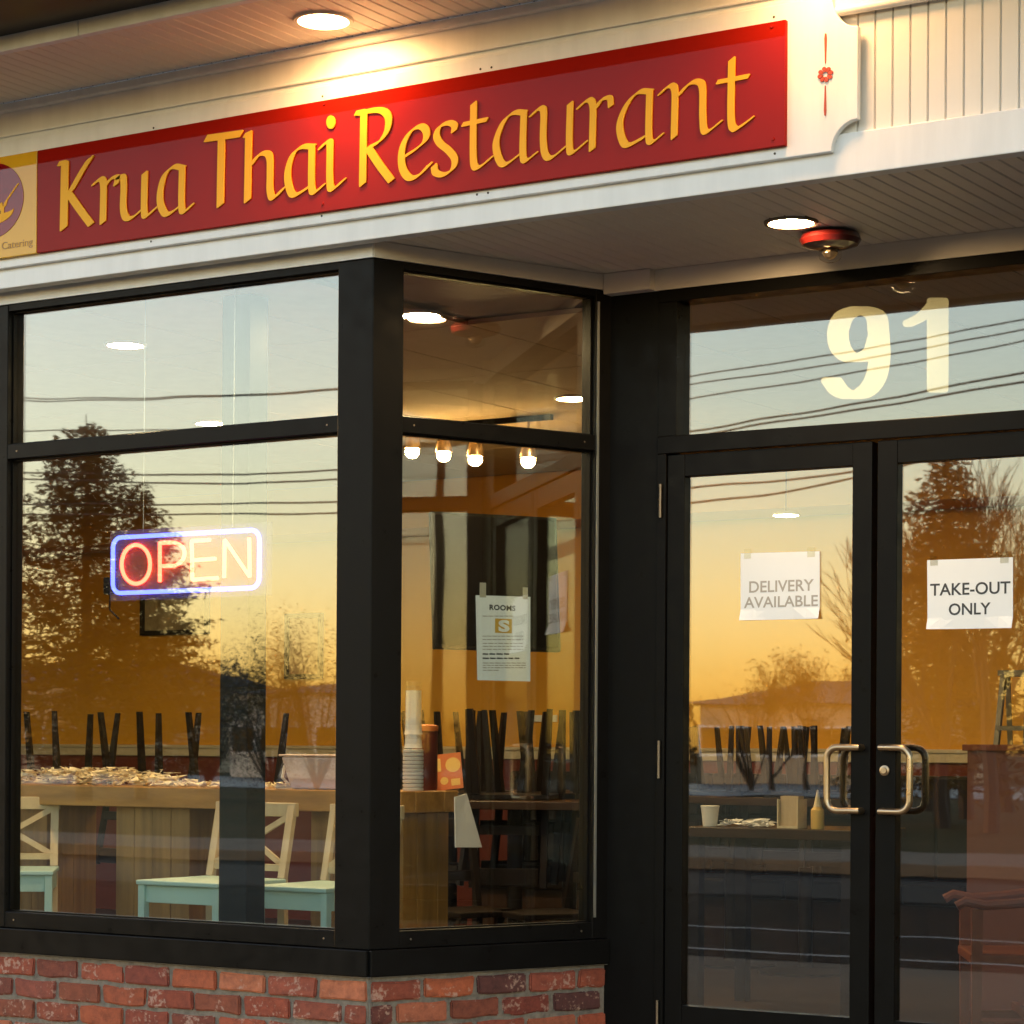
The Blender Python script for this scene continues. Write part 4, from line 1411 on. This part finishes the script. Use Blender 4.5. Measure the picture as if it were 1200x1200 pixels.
# mint chairs with pale X backs, seats turned to the window
def mint_chair(label, px_left, yfront, turn=0, width=1.0):
    x0 = at(px_left, 1040, yfront).x
    root = thing('mint_chair', label, 'chair', (x0 + .22, yfront + .23, .012), 'mint chairs along the counter')
    root.rotation_euler = (0, 0, radians(turn))
    root.location.x = x0 + .22 * width
    root.scale.x = width
    zs = EYE - (1031 - 873) / 278.0 - .012
    w, d = .22, .24
    obj('seat', MB().box(-w - .005, w + .005, -d - .01, d - .03, zs - .02, zs), M['mint'], root, bevel=.005)
    ap = MB().box(-w + .035, w - .035, -d + .012, -d + .03, zs - .095, zs - .021)
    ap.box(-w + .006, -w + .024, -d + .035, d - .045, zs - .095, zs - .021).box(w - .024, w - .006, -d + .035, d - .045, zs - .095, zs - .021)
    obj('apron', ap, M['mint'], root, bevel=.002)
    for sx in (-1, 1):
        obj('leg', MB().box(min(sx * w, sx * (w - .034)), max(sx * w, sx * (w - .034)), -d, -d + .034, 0, zs - .021), M['mint'], root, bevel=.002)
        q = MB()
        xx = sx * (w - .02)
        q.bar((xx, d - .01, 0), (xx, d - .025, zs), .036, .03, (0, 1, 0)).bar((xx, d - .025, zs), (xx, d + .045, zs + .315), .036, .026, (0, 1, 0))
        obj('back_post', q, M['pale'], root)
    obj('top_rail', MB().box(-w - .004, w + .004, d + .032, d + .058, zs + .265, zs + .325), M['pale'], root, bevel=.004)
    obj('lower_rail', MB().box(-w + .03, w - .03, d - .022, d - .002, zs + .03, zs + .06), M['pale'], root, bevel=.002)
    for sx in (-1, 1):
        obj('cross_brace', MB().bar((sx * (w - .04), d - .01 + sx * .004, zs + .06), (-sx * (w - .04), d + .04 + sx * .004, zs + .265), .026, .012, (0, 1, 0)), M['pale'], root)
    obj('stretcher', MB().box(-w + .02, w - .02, -.012, .012, .2, .23).box(-w + .004, -w + .026, -d + .02, d - .02, .15, .175).box(w - .026, w - .004, -d + .02, d - .02, .15, .175), M['mint'], root)
mint_chair('mint chair with pale cross back beside the steel column', 163.5, 7.74)
mint_chair('mint chair at the right edge of the wide window', 300, 7.74, 0, .84)
mint_chair('mint chair cut off by the left mullion of the wide window', -75, 7.84, 40)

# dark dining chairs, upturned on pub tables
def dark_chair():
    root = thing('dining_chair', 'tmp', 'chair')
    w, d, h = .2, .2, .47
    obj('seat', MB().box(-w, w, -d, d, h - .03, h), M['darkwood'], root, bevel=.006)
    for sx in (-1, 1):
        q = MB(); q.box8([(sx * (w + .012) - .013, -d - .006, 0), (sx * (w + .012) + .013, -d - .006, 0), (sx * (w + .012) + .013, -d + .02, 0), (sx * (w + .012) - .013, -d + .02, 0),
                          (sx * (w - .03) - .021, -d + .01, h - .03), (sx * (w - .03) + .021, -d + .01, h - .03), (sx * (w - .03) + .021, -d + .05, h - .03), (sx * (w - .03) - .021, -d + .05, h - .03)])
        obj('leg', q, M['darkwood'], root)
        q = MB(); q.box8([(sx * (w + .008) - .014, d + .02, 0), (sx * (w + .008) + .014, d + .02, 0), (sx * (w + .008) + .014, d + .048, 0), (sx * (w + .008) - .014, d + .048, 0),
                          (sx * (w - .02) - .019, d - .03, h - .03), (sx * (w - .02) + .019, d - .03, h - .03), (sx * (w - .02) + .019, d + .008, h - .03), (sx * (w - .02) - .019, d + .008, h - .03)])
        obj('leg', q, M['darkwood'], root)
        q = MB(); q.bar((sx * (w - .02), d - .012, h), (sx * (w - .015), d + .07, .92), .034, .026, (0, 1, 0))
        obj('back_post', q, M['darkwood'], root)
    obj('back_rail', MB().box(-w + .04, w - .04, d + .05, d + .07, .82, .91), M['darkwood'], root, bevel=.004)
    obj('back_rail', MB().box(-w + .04, w - .04, d + .02, d + .035, .6, .65), M['darkwood'], root, bevel=.003)
    return root
def pub_table():
    root = thing('pub_table', 'tmp', 'table')
    obj('top', MB().box(-.48, .48, -.36, .36, .955, 1.0), M['darktop'], root, bevel=.006)
    obj('column', MB().lathe([(.05, .03), (.04, .06), (.04, .955), (.0, .955)], (0, 0, 0), 14), M['darkwood'], root, smooth=True)
    obj('base', MB().lathe([(.27, .0), (.27, .015), (.06, .035), (.0, .035)], (0, 0, 0), 20), M['darkwood'], root, smooth=True)
    return root
ch0, tb0 = dark_chair(), pub_table()
used = [False, False]
def place_table(px, Y, rz, label):
    t_ = tb0 if not used[1] else copy_tree(tb0)
    used[1] = True
    t_.location = (at(px, 900, Y).x, Y, .012)
    t_.rotation_euler = (0, 0, rz)
    tag(t_, label, 'table', 'dark pub tables in the dining room')
    return t_
def place_chair(px, Y, rz, label, up=True, tilt=0.0, size=1.0):
    t_ = ch0 if not used[0] else copy_tree(ch0)
    used[0] = True
    t_.location = (at(px, 900, Y).x, Y, 1.014 + .47 * size if up else .012)
    t_.scale = (size, size, size)
    t_.rotation_euler = (pi + tilt if up else 0, tilt, rz)
    tag(t_, label, 'chair', 'dark chairs upturned on the pub tables')
    return t_
place_table(88, 11.0, .05, 'dark pub table behind the heap of napkins')
place_table(178, 11.1, -.04, 'dark pub table between the napkin heap and the steel column')
place_table(292, 11.3, .0, 'dark pub table behind the steel column')
place_table(528, 10.9, .3, 'dark pub table behind the menu card')
place_table(604, 10.6, .25, 'dark pub table behind the notice in the angled window')
place_table(668, 11.2, .3, 'dark pub table at the far edge of the angled window')
place_table(858, 12.6, 0, 'dark pub table behind the hinge side of the left door')
place_table(945, 12.4, .1, 'dark pub table behind the handle side of the left door')
place_chair(86, 11.0, .35, 'upturned black chair above the napkin heap, nearest the left mullion', tilt=.03)
place_chair(178, 11.1, -.25, 'upturned black chair whose legs stand between napkins and column')
place_chair(280, 11.3, .1, 'upturned black chair half hidden behind the steel column')
place_chair(514, 10.9, .5, 'upturned black chair with legs rising behind the menu card')
place_chair(560, 10.7, -.3, 'upturned black chair with legs left of the small white plate')
place_chair(606, 10.6, .4, 'upturned black chair with legs below the printed notice')
place_chair(640, 11.0, .1, 'upturned black chair with legs under the small white plate')
place_chair(676, 11.2, -.2, 'upturned black chair at the far edge of the angled window')
place_chair(834, 12.6, .2, 'upturned black chair nearest the hinges behind the left door', size=.86)
place_chair(868, 12.6, -.3, 'upturned black chair second from the hinges behind the left door', size=.86)
place_chair(908, 12.6, .4, 'upturned black chair behind the middle of the left door', size=.86)
place_chair(944, 12.4, -.1, 'upturned black chair behind the left pull handle', size=.86)
place_chair(982, 12.4, .25, 'upturned black chair nearest the lock stile behind the left door', size=.86)
place_chair(535, 11.4, -.5, 'upturned black chair with legs just right of the menu card')
place_chair(585, 11.3, .8, 'upturned black chair in the second row behind the printed notice')
place_chair(655, 11.6, .6, 'upturned black chair in the second row at the angled window edge')
place_chair(888, 13.2, .0, 'upturned black chair in the second row behind the napkin pile', size=.86)
place_chair(962, 13.0, .7, 'upturned black chair in the second row behind the sauce bottle', size=.86)
place_chair(552, 9.9, 1.2, 'black chair standing on the floor beside the counter end', up=False)
place_chair(640, 10.0, -.6, 'black chair standing on the floor behind the angled window', up=False)

xb0, xb1 = at(548, 900, 13.0).x, at(1130, 900, 13.0).x  # bench added to darken the lower view through the doors
bo = thing('darkening_bench', 'added dark bench that keeps the view behind the doors dark', 'bench', ((xb0 + xb1) / 2, 13.2, .012))
nbk = 9
for k in range(nbk):
    u0, u1 = xb0 + (xb1 - xb0) * k / nbk, xb0 + (xb1 - xb0) * (k + 1) / nbk - .01
    part('back_cushion', MB().box(u0, u1, 13.5, 13.62, .5, 1.13), M['darkwood'], bo, bevel=.02)
    part('seat_cushion', MB().box(u0, u1, 13.0, 13.49, .38, .5), M['darkwood'], bo, bevel=.02)
part('plinth', MB().box(xb0, xb1, 13.06, 13.66, .012, .379), M['darktop'], bo)
# serving table behind the left door with small items
yst = 10.3
zst = at(900, 971, yst).z
xa, xb = at(800, 971, yst).x, at(1002, 971, yst).x
stt = thing('serving_table', 'dark serving table behind the left door holding small items', 'table', ((xa + xb) / 2, yst, .012))
part('top', MB().box(xa, xb, yst, yst + .6, zst - .05, zst), M['darktop'], stt, bevel=.005)
for xx in (xa + .05, xb - .05):
    for yy in (yst + .05, yst + .55):
        part('leg', MB().box(xx - .03, xx + .03, yy - .03, yy + .03, .012, zst - .051), M['darkwood'], stt)
c = at(832, 965, yst + .1)
cp = thing('paper_cup', 'small white cup on the serving table by the hinges', 'cup', (c.x, c.y, zst))
obj('body', MB().lathe([(.034, .001), (.045, .095), (.042, .095), (.032, .01), (.0, .01)], (0, 0, 0), 18), M['cup'], cp, smooth=True)
obj('rim', MB().lathe([(.043, .093), (.0475, .096), (.0475, .1), (.043, .102)], (0, 0, 0), 18), M['cup'], cp, smooth=True)
heap('small pile of white napkins on the serving table', 'napkin_pile', 'napkins', at(843, 965, yst + .1).x, at(898, 965, yst + .1).x, yst + .05, yst + .25, zst, .03, 60, M['paper'], 8)
c = at(928, 967, yst + .12)
bxn = thing('caddy_box', 'cream menu caddy standing on the serving table', 'caddy', (c.x, c.y, zst))
obj('holder', MB().box(-.055, .055, -.05, .05, .001, .012).box(-.055, -.049, -.05, .05, .012, .14).box(.049, .055, -.05, .05, .012, .14), M['cream'], bxn)
obj('menus', MB().box(-.047, .047, -.03, .03, .0125, .155), M['pale'], bxn)
c = at(958, 968, yst + .12)
bt_ = thing('sauce_bottle', 'amber cone topped squeeze bottle on the serving table', 'bottle', (c.x, c.y, zst))
obj('body', MB().lathe([(.03, .001), (.032, .01), (.032, .09), (.02, .105), (.0, .105)], (0, 0, 0), 16), M['cardy'], bt_, smooth=True)
obj('nozzle', MB().lathe([(.022, .1055), (.018, .115), (.004, .185), (.0, .187)], (0, 0, 0), 14), M['cream'], bt_, smooth=True)

# red-brown partition and cherry armchair behind the right door
yp = 10.6
xp = at(1133, 1000, yp).x
zp = at(1160, 880, yp).z
pt_ = thing('partition', 'red brown half height partition behind the right door', 'partition', (xp + .7, yp, .012))
part('panel', MB().box(xp, xp + 1.6, yp, yp + .1, .012, zp), mat('brick_red_panel', (.19, .055, .032), .55, var=.12, vscale=2), pt_)
part('cap', MB().box(xp - .02, xp + 1.62, yp - .02, yp + .12, zp, zp + .03), M['redwood'], pt_, bevel=.004)
ya = 9.35
xa_ = at(1196, 1190, ya).x
ac = thing('armchair', 'cherry wood armchair in front of the red brown partition', 'chair', (xa_, ya, .012))
ac.rotation_euler = (0, 0, radians(-62))
obj('seat', MB().box(-.24, .24, -.23, .22, .42, .46), M['redwood'], ac, bevel=.008)
for sx in (-1, 1):
    obj('leg', MB().box8([(sx * .22 - .016, -.22, 0), (sx * .22 + .016, -.22, 0), (sx * .22 + .016, -.188, 0), (sx * .22 - .016, -.188, 0), (sx * .22 - .022, -.225, .64), (sx * .22 + .022, -.225, .64), (sx * .22 + .022, -.18, .64), (sx * .22 - .022, -.18, .64)]), M['redwood'], ac)
    q = MB().bar((sx * .21, .24, 0), (sx * .21, .20, .44), .04, .036, (0, 1, 0)).bar((sx * .21, .20, .44), (sx * .21, .30, .98), .04, .034, (0, 1, 0))
    obj('back_post', q, M['redwood'], ac)
    arm = [(sx * .225, .245, .70), (sx * .235, .12, .69), (sx * .24, -.05, .665), (sx * .24, -.17, .655), (sx * .24, -.25, .67), (sx * .24, -.285, .65)]
    obj('armrest', MB().tube(arm, .02, 8), M['redwood'], ac, smooth=True)
obj('back_rail', MB().box(-.2, .2, .285, .31, .88, .98), M['redwood'], ac, bevel=.01)
for k in range(5):
    xx = -.14 + k * .07
    obj('back_slat', MB().bar((xx, .215, .47), (xx, .292, .88), .03, .012, (0, 1, 0)), M['redwood'], ac)
obj('stretcher', MB().box(-.2, .2, -.012, .012, .2, .23).box(-.225, -.2, -.19, .22, .16, .19).box(.2, .225, -.19, .22, .16, .19), M['redwood'], ac)
# step ladder beyond the partition
c = at(1190, 900, 12.2)
sl_ = thing('step_ladder', 'pale aluminium step ladder standing behind the partition', 'ladder', (c.x, 12.2, .012))
zt_ = at(1178, 795, 12.2).z
for sx in (-1, 1):
    obj('rail', MB().bar((sx * .12, -.3, 0), (sx * .07, 0, zt_), .03, .02), M['ladder'], sl_)
    obj('rear_rail', MB().bar((sx * .12, .4, 0), (sx * .07, .06, zt_), .025, .02), M['ladder'], sl_)
for k in range(5):
    f_ = (k + 1) / 6
    obj('step', MB().box(-.12 + .05 * f_, .12 - .05 * f_, -.3 + .3 * f_ - .04, -.3 + .3 * f_ + .04, zt_ * f_ - .012, zt_ * f_ + .012), M['ladder'], sl_)
obj('top', MB().box(-.08, .08, -.06, .12, zt_, zt_ + .03), M['ladder'], sl_)

# ================================================================== ACROSS THE STREET (seen mirrored in the glass)
GW, GD = YF + .05, YD + .025
def mir(px, py, Ym, g):
    """photo pixel of a reflection -> real point, mirrored in the glazing plane"""
    p = at(px, py, Ym)
    return Vector((p.x, 2 * g - p.y, p.z))
M['bark'] = mat('bark', (.04, .028, .02), .9, var=.3, vscale=8, bump=.5, bscale=20)
M['needles'] = mat('conifer_needles', (.12, .072, .022), .9, spec=.05, col2=(.06, .042, .014), vscale=1.2)
M['twigs'] = mat('bare_twigs', (.05, .03, .018), .95, spec=.1)
M['leaf'] = mat('autumn_leaves', (.06, .032, .01), .9, spec=.1, col2=(.03, .02, .008), vscale=1.0)

def conifer(label, base, h, rad, seed, n=5200):
    rn = random.Random(seed)
    root = thing('conifer_tree', label, 'tree', base, 'trees across the street')
    obj('trunk', MB().tube([(0, 0, -.1), (0, 0, h * .3), (.05, 0, h * .7), (0, .03, h)], [h * .022, h * .017, h * .009, .01], 8), M['bark'], root)
    q = MB()
    limbs = []
    for i in range(150):
        t = (i / 150) ** .85
        z = h * (.10 + .88 * t)
        L = rad * (1 - t) ** .72 * rn.uniform(.62, 1.12) + .15
        an = i * 2.4 + rn.uniform(-.4, .4)
        limbs.append((z, L, an))
    lm = MB()
    tot = sum(l[1] for l in limbs)
    for z, L, an in limbs:
        d = Vector((cos(an), sin(an), 0))
        lm.tube([d * 0 + Vector((0, 0, z)), d * L * .5 + Vector((0, 0, z - L * .06)), d * L + Vector((0, 0, z + L * .05))], [.03, .02, .006], 4)
        for _ in range(int(n * L / tot)):
            u = rn.random() ** .7
            p = d * (L * u) + Vector((0, 0, z - L * .1 * sin(pi * u) + L * .05 * u))
            p += Vector((rn.gauss(0, .12 * L * (1 - u * .5) + .04), rn.gauss(0, .12 * L * (1 - u * .5) + .04), rn.gauss(-.06, .07)))
            s_ = rn.uniform(.09, .2)
            a = (d * .7 + Vector((rn.uniform(-1, 1), rn.uniform(-1, 1), rn.uniform(-.7, .3)))).normalized() * s_
            b = Vector((rn.uniform(-1, 1), rn.uniform(-1, 1), rn.uniform(-1, 1))).normalized() * s_ * .28
            q.add([p - b, p + a * .5 + b, p + a, p + a * .5 - b], [(0, 1, 2), (0, 2, 3)])
    obj('limbs', lm, M['bark'], root, fix=False)
    tag(obj('crown', q, M['needles'], root, fix=False), kind='stuff')
    return root

def bare_tree(label, base, h, seed, spread=.55, leafy=0, group='trees across the street'):
    rn = random.Random(seed)
    root = thing('bare_tree', label, 'tree', base, group)
    q = MB(); tw = MB(); tips = []
    def grow(p, d, L, r, lv):
        segs = 3
        pts = [p]; rs = [r]
        dd_ = d.copy()
        for k in range(segs):
            dd_ = (dd_ + Vector((rn.uniform(-.18, .18), rn.uniform(-.18, .18), rn.uniform(-.05, .14)))).normalized()
            pts.append(pts[-1] + dd_ * (L / segs))
            rs.append(r * (1 - .32 * (k + 1) / segs))
        (q if lv < 3 else tw).tube(pts, rs, 6 if lv < 2 else 3)
        if lv >= 5:
            tips.append(pts[-1]); return
        kids = 3
        for k in range(kids + (1 if rn.random() < .45 else 0)):
            t = rn.uniform(.45, 1) if k else 1
            i = min(segs, max(1, int(round(t * segs))))
            nd = (dd_ + Vector((rn.uniform(-1, 1), rn.uniform(-1, 1), rn.uniform(-.25, .6))) * spread * (1.15 if k else .6)).normalized()
            grow(pts[i], nd, L * rn.uniform(.62, .85), max(.008, rs[i] * rn.uniform(.5, .72)), lv + 1)
    grow(Vector((0, 0, -.1)), Vector((0, 0, 1)), h * .30, h * .022, 0)
    obj('trunk', q, M['bark'], root, fix=False)
    obj('branches', tw, M['twigs'], root, fix=False)
    if leafy:
        lf = MB()
        for _ in range(leafy):
            p = rn.choice(tips) + Vector((rn.gauss(0, .22), rn.gauss(0, .22), rn.gauss(0, .18)))
            a = Vector((rn.uniform(-1, 1), rn.uniform(-1, 1), rn.uniform(-1, 1))).normalized() * rn.uniform(.03, .07)
            b = a.orthogonal().normalized() * a.length * .5
            lf.add([p - a, p + b, p + a, p - b], [(0, 1, 2, 3)])
        tag(obj('leaves', lf, M['leaf'], root, fix=False), kind='stuff')
    return root

def shrub(label, base, w, h, seed, n=15000, m='leaf'):
    rn = random.Random(seed)
    root = thing('shrub', label, 'shrub', base, 'shrubs across the street')
    lm = MB(); q = MB()
    for k in range(16):
        an = rn.uniform(0, 2 * pi); rr = rn.uniform(.2, 1)
        e = Vector((cos(an) * w * .5 * rr, sin(an) * w * .35 * rr, h * rn.uniform(.6, 1) * (1 - .3 * rr)))
        lm.tube([(0, 0, 0), e * .5 + Vector((0, 0, .1 * h)), e], [.05, .03, .008], 4)
        for _ in range(n // 16):
            u = rn.uniform(.25, 1.05)
            p = e * u + Vector((rn.gauss(0, w * .07), rn.gauss(0, w * .07), rn.gauss(0, h * .08)))
            a = Vector((rn.uniform(-1, 1), rn.uniform(-1, 1), rn.uniform(-1, 1))).normalized() * rn.uniform(.022, .05)
            b = a.orthogonal().normalized() * a.length * .5
            q.add([p - a, p + b, p + a, p - b], [(0, 1, 2, 3)])
    obj('stems', lm, M['bark'], root, fix=False)
    tag(obj('foliage', q, M[m], root, fix=False), kind='stuff')
    return root

def ground(p):
    return Vector((p.x, p.y, -.15))
# big spruce mirrored in the wide window
p = mir(102, 486, 46, GW)
conifer('tall brown green spruce mirrored behind the neon sign', ground(p), p.z + .15, 4.7, 11, 34000)
p = mir(168, 566, 49, GW)
conifer('shorter bushy spruce mirrored behind the neon sign', ground(p), p.z + .15, 2.6, 21, 14000)
for i, (px, py, Ym, w_, lab) in enumerate(((320, 712, 60, 5.5, 'amber shrub mirrored low right of the neon sign'), (372, 704, 62, 6, 'amber shrub mirrored beside the corner post'), (245, 730, 66, 7, 'wide shrub mirrored under the neon sign'), (150, 760, 70, 7, 'wide shrub mirrored at the foot of the spruce'))):
    p = mir(px, py, Ym, GW)
    shrub(lab, ground(p), w_, p.z + .3, 40 + i)
# mirrored in the doors
p = mir(1108, 520, 44, GD)
conifer('dense spruce mirrored behind the take-out notice', ground(p), p.z + .15, 2.4, 12, 11000)
for i, (px, py, Ym, sp, lab) in enumerate(((1108, 560, 42, .45, 'bare tree mirrored next to the meeting stiles'), (1165, 525, 40, .55, 'tall bare tree mirrored at the right edge of the right door'), (1215, 540, 46, .6, 'bare tree mirrored just past the right door edge'), (1050, 640, 60, .45, 'smaller bare tree mirrored behind the lock stile'), (1135, 555, 48, .62, 'bare tree mirrored between the spruce and the right door edge'), (1090, 600, 52, .62, 'bare tree mirrored left of the take-out notice'), (1185, 580, 54, .62, 'bare tree mirrored above the top edge of the partition'))):
    p = mir(px, py, Ym, GD)
    bare_tree(lab, ground(p), (p.z + .15) * 1.05, 60 + i, sp)
for i, (px, py, Ym, w_, lab) in enumerate(((905, 770, 75, 5, 'small round tree mirrored above the low building roof'), (880, 782, 76, 4, 'low bush mirrored above the building roof'), (948, 768, 78, 5, 'feathery bush mirrored above the lit building end'))):
    p = mir(px, py, Ym, GD)
    if i == 1:
        shrub(lab, ground(p), w_, p.z + .3, 80 + i, 1500)
    else:
        bare_tree(lab, ground(p), p.z + .6, 83 + i, .7, 1800)
# low buildings beyond the road
M['tanwall'] = mat('tan_render', (.48, .38, .26), .8, var=.1, vscale=.3)
M['greyroof'] = mat('dark_shingle_roof', (.06, .055, .06), .8, var=.2, vscale=1)
M['whitewall'] = mat('pale_siding', (.6, .57, .5), .7, var=.08, vscale=.4)
def low_building(label, p0, p1, ym_depth, eave, ridge, wallm, nwin):
    x0, x1 = min(p0.x, p1.x), max(p0.x, p1.x)
    y = p0.y
    root = thing('low_building', label, 'building', ((x0 + x1) / 2, y, -.15))
    part('wall', MB().box(x0, x1, y - ym_depth, y, -.15, eave), wallm, root)
    r = MB()
    r.add([(x0 - .5, y + .5, eave), (x1 + .5, y + .5, eave), (x1 + .5, y - ym_depth - .5, eave), (x0 - .5, y - ym_depth - .5, eave), (x0 + 2.5, y - ym_depth / 2, ridge), (x1 - 2.5, y - ym_depth / 2, ridge)],
          [(0, 1, 5, 4), (1, 2, 5), (2, 3, 4, 5), (3, 0, 4), (3, 2, 1, 0)])
    part('roof', r, M['greyroof'], root)
    for k in range(nwin):
        xx = x0 + (x1 - x0) * (k + .5) / nwin
        wn = part('window', MB().box(xx - .7, xx + .7, y + .002, y + .06, 1.0, min(2.3, eave - .4)), M['white'], root)
        sub('pane', MB().box(xx - .6, xx + .6, y + .061, y + .07, 1.1, min(2.2, eave - .5)), M['tv'], wn)
low_building('long low tan building with dark roof mirrored in the left door', mir(822, 800, 92, GD), mir(1040, 800, 92, GD), 12, mir(900, 824, 92, GD).z, mir(900, 792, 92, GD).z, M['tanwall'], 7)
low_building('pale low building mirrored at the right of the wide window', mir(270, 800, 88, GW), mir(470, 800, 88, GW), 12, mir(340, 812, 88, GW).z, mir(340, 795, 88, GW).z, M['whitewall'], 6)
low_building('brown roofed house mirrored behind the spruce', mir(-60, 800, 96, GW), mir(150, 800, 96, GW), 12, mir(60, 800, 96, GW).z, mir(60, 770, 96, GW).z, M['tanwall'], 5)
# far wood on the horizon
rn = random.Random(5)
fw = MB()
for k in range(16000):
    x = rn.uniform(-420, 260)
    hmax = 5.5 + 2.0 * sin(x * .05) + 1.5 * sin(x * .021 + 1)
    p = Vector((x, rn.uniform(-190, -175), rn.random() ** 1.3 * hmax))
    s_ = rn.uniform(.22, .55)
    a = Vector((rn.uniform(-1, 1), rn.uniform(-.4, .4), rn.uniform(-1, 1))).normalized() * s_
    b = Vector((rn.uniform(-1, 1), rn.uniform(-1, 1), rn.uniform(-1, 1))).normalized() * s_ * .7
    fw.add([p - a, p + b, p + a, p - b], [(0, 1, 2, 3)])
tag(obj('far_wood', fw, M['leaf'], fix=False), 'distant dark line of woods along the horizon', 'woods', kind='stuff')
# overhead cables along the street, carried by poles outside the view
WI = [((22, 467), (393, 457), (835, 436), (1200, 372)), ((22, 470), (393, 458.5), (835, 446), (1200, 384)), ((22, 505), (393, 497), (835, 462), (1200, 398)),
      ((22, 553), (393, 550), (835, 500), (1200, 436)), ((22, 560), (393, 561), (835, 506), (1200, 447)), ((22, 590), (393, 586), (825, 571), (1000, 552)), ((22, 602), (393, 599), (825, 588), (1000, 560))]
cable_names = ['topmost', 'second', 'third', 'fourth', 'fifth', 'sixth', 'lowest']
pole_l = pole_r = None
for k, (a_, b_, c_, d_) in enumerate(WI):
    off = k * .12
    q = [mir(*a_, 31 + off, GW), mir(*b_, 30.5 + off, GW), mir(*c_, 29 + off, GD), mir(*d_, 27 + off, GD)]
    e0 = q[0] + (q[0] - q[1]) * 1.2 + Vector((0, 0, .25))
    e1 = q[3] + (q[3] - q[2]) * 1.2 + Vector((0, 0, .25))
    pth = [Vector(v) for v in smooth_path([tuple(v) for v in [e0] + q + [e1]], 10)]
    tag(obj('overhead_cable', MB().tube(pth, .011 if k < 3 else .016, 5), M['tvb'], smooth=True), cable_names[k] + ' of the seven overhead cables mirrored across the glass', 'cable', 'overhead cables along the street')
    if k == 0:
        pole_l, pole_r = e0, e1
for e, lab in ((pole_l, 'wooden utility pole at the left end of the cables'), (pole_r, 'wooden utility pole at the right end of the cables')):
    ur = thing('utility_pole', lab, 'utility pole', (e.x, e.y - .35, -.15), 'utility poles')
    obj('post', MB().tube([(0, 0, 0), (0, 0, e.z + 1.2)], [.16, .11], 10), M['bark'], ur, smooth=True)
    obj('crossarm', MB().box(-.05, .05, -1.1, 1.1, e.z + .3, e.z + .42), M['bark'], ur)
    for yy in (-.9, -.3, .35, .9):
        obj('insulator', MB().lathe([(.03, 0), (.045, .03), (.03, .09), (.0, .1)], (0, yy, e.z + .421), 10), M['steel'], ur)
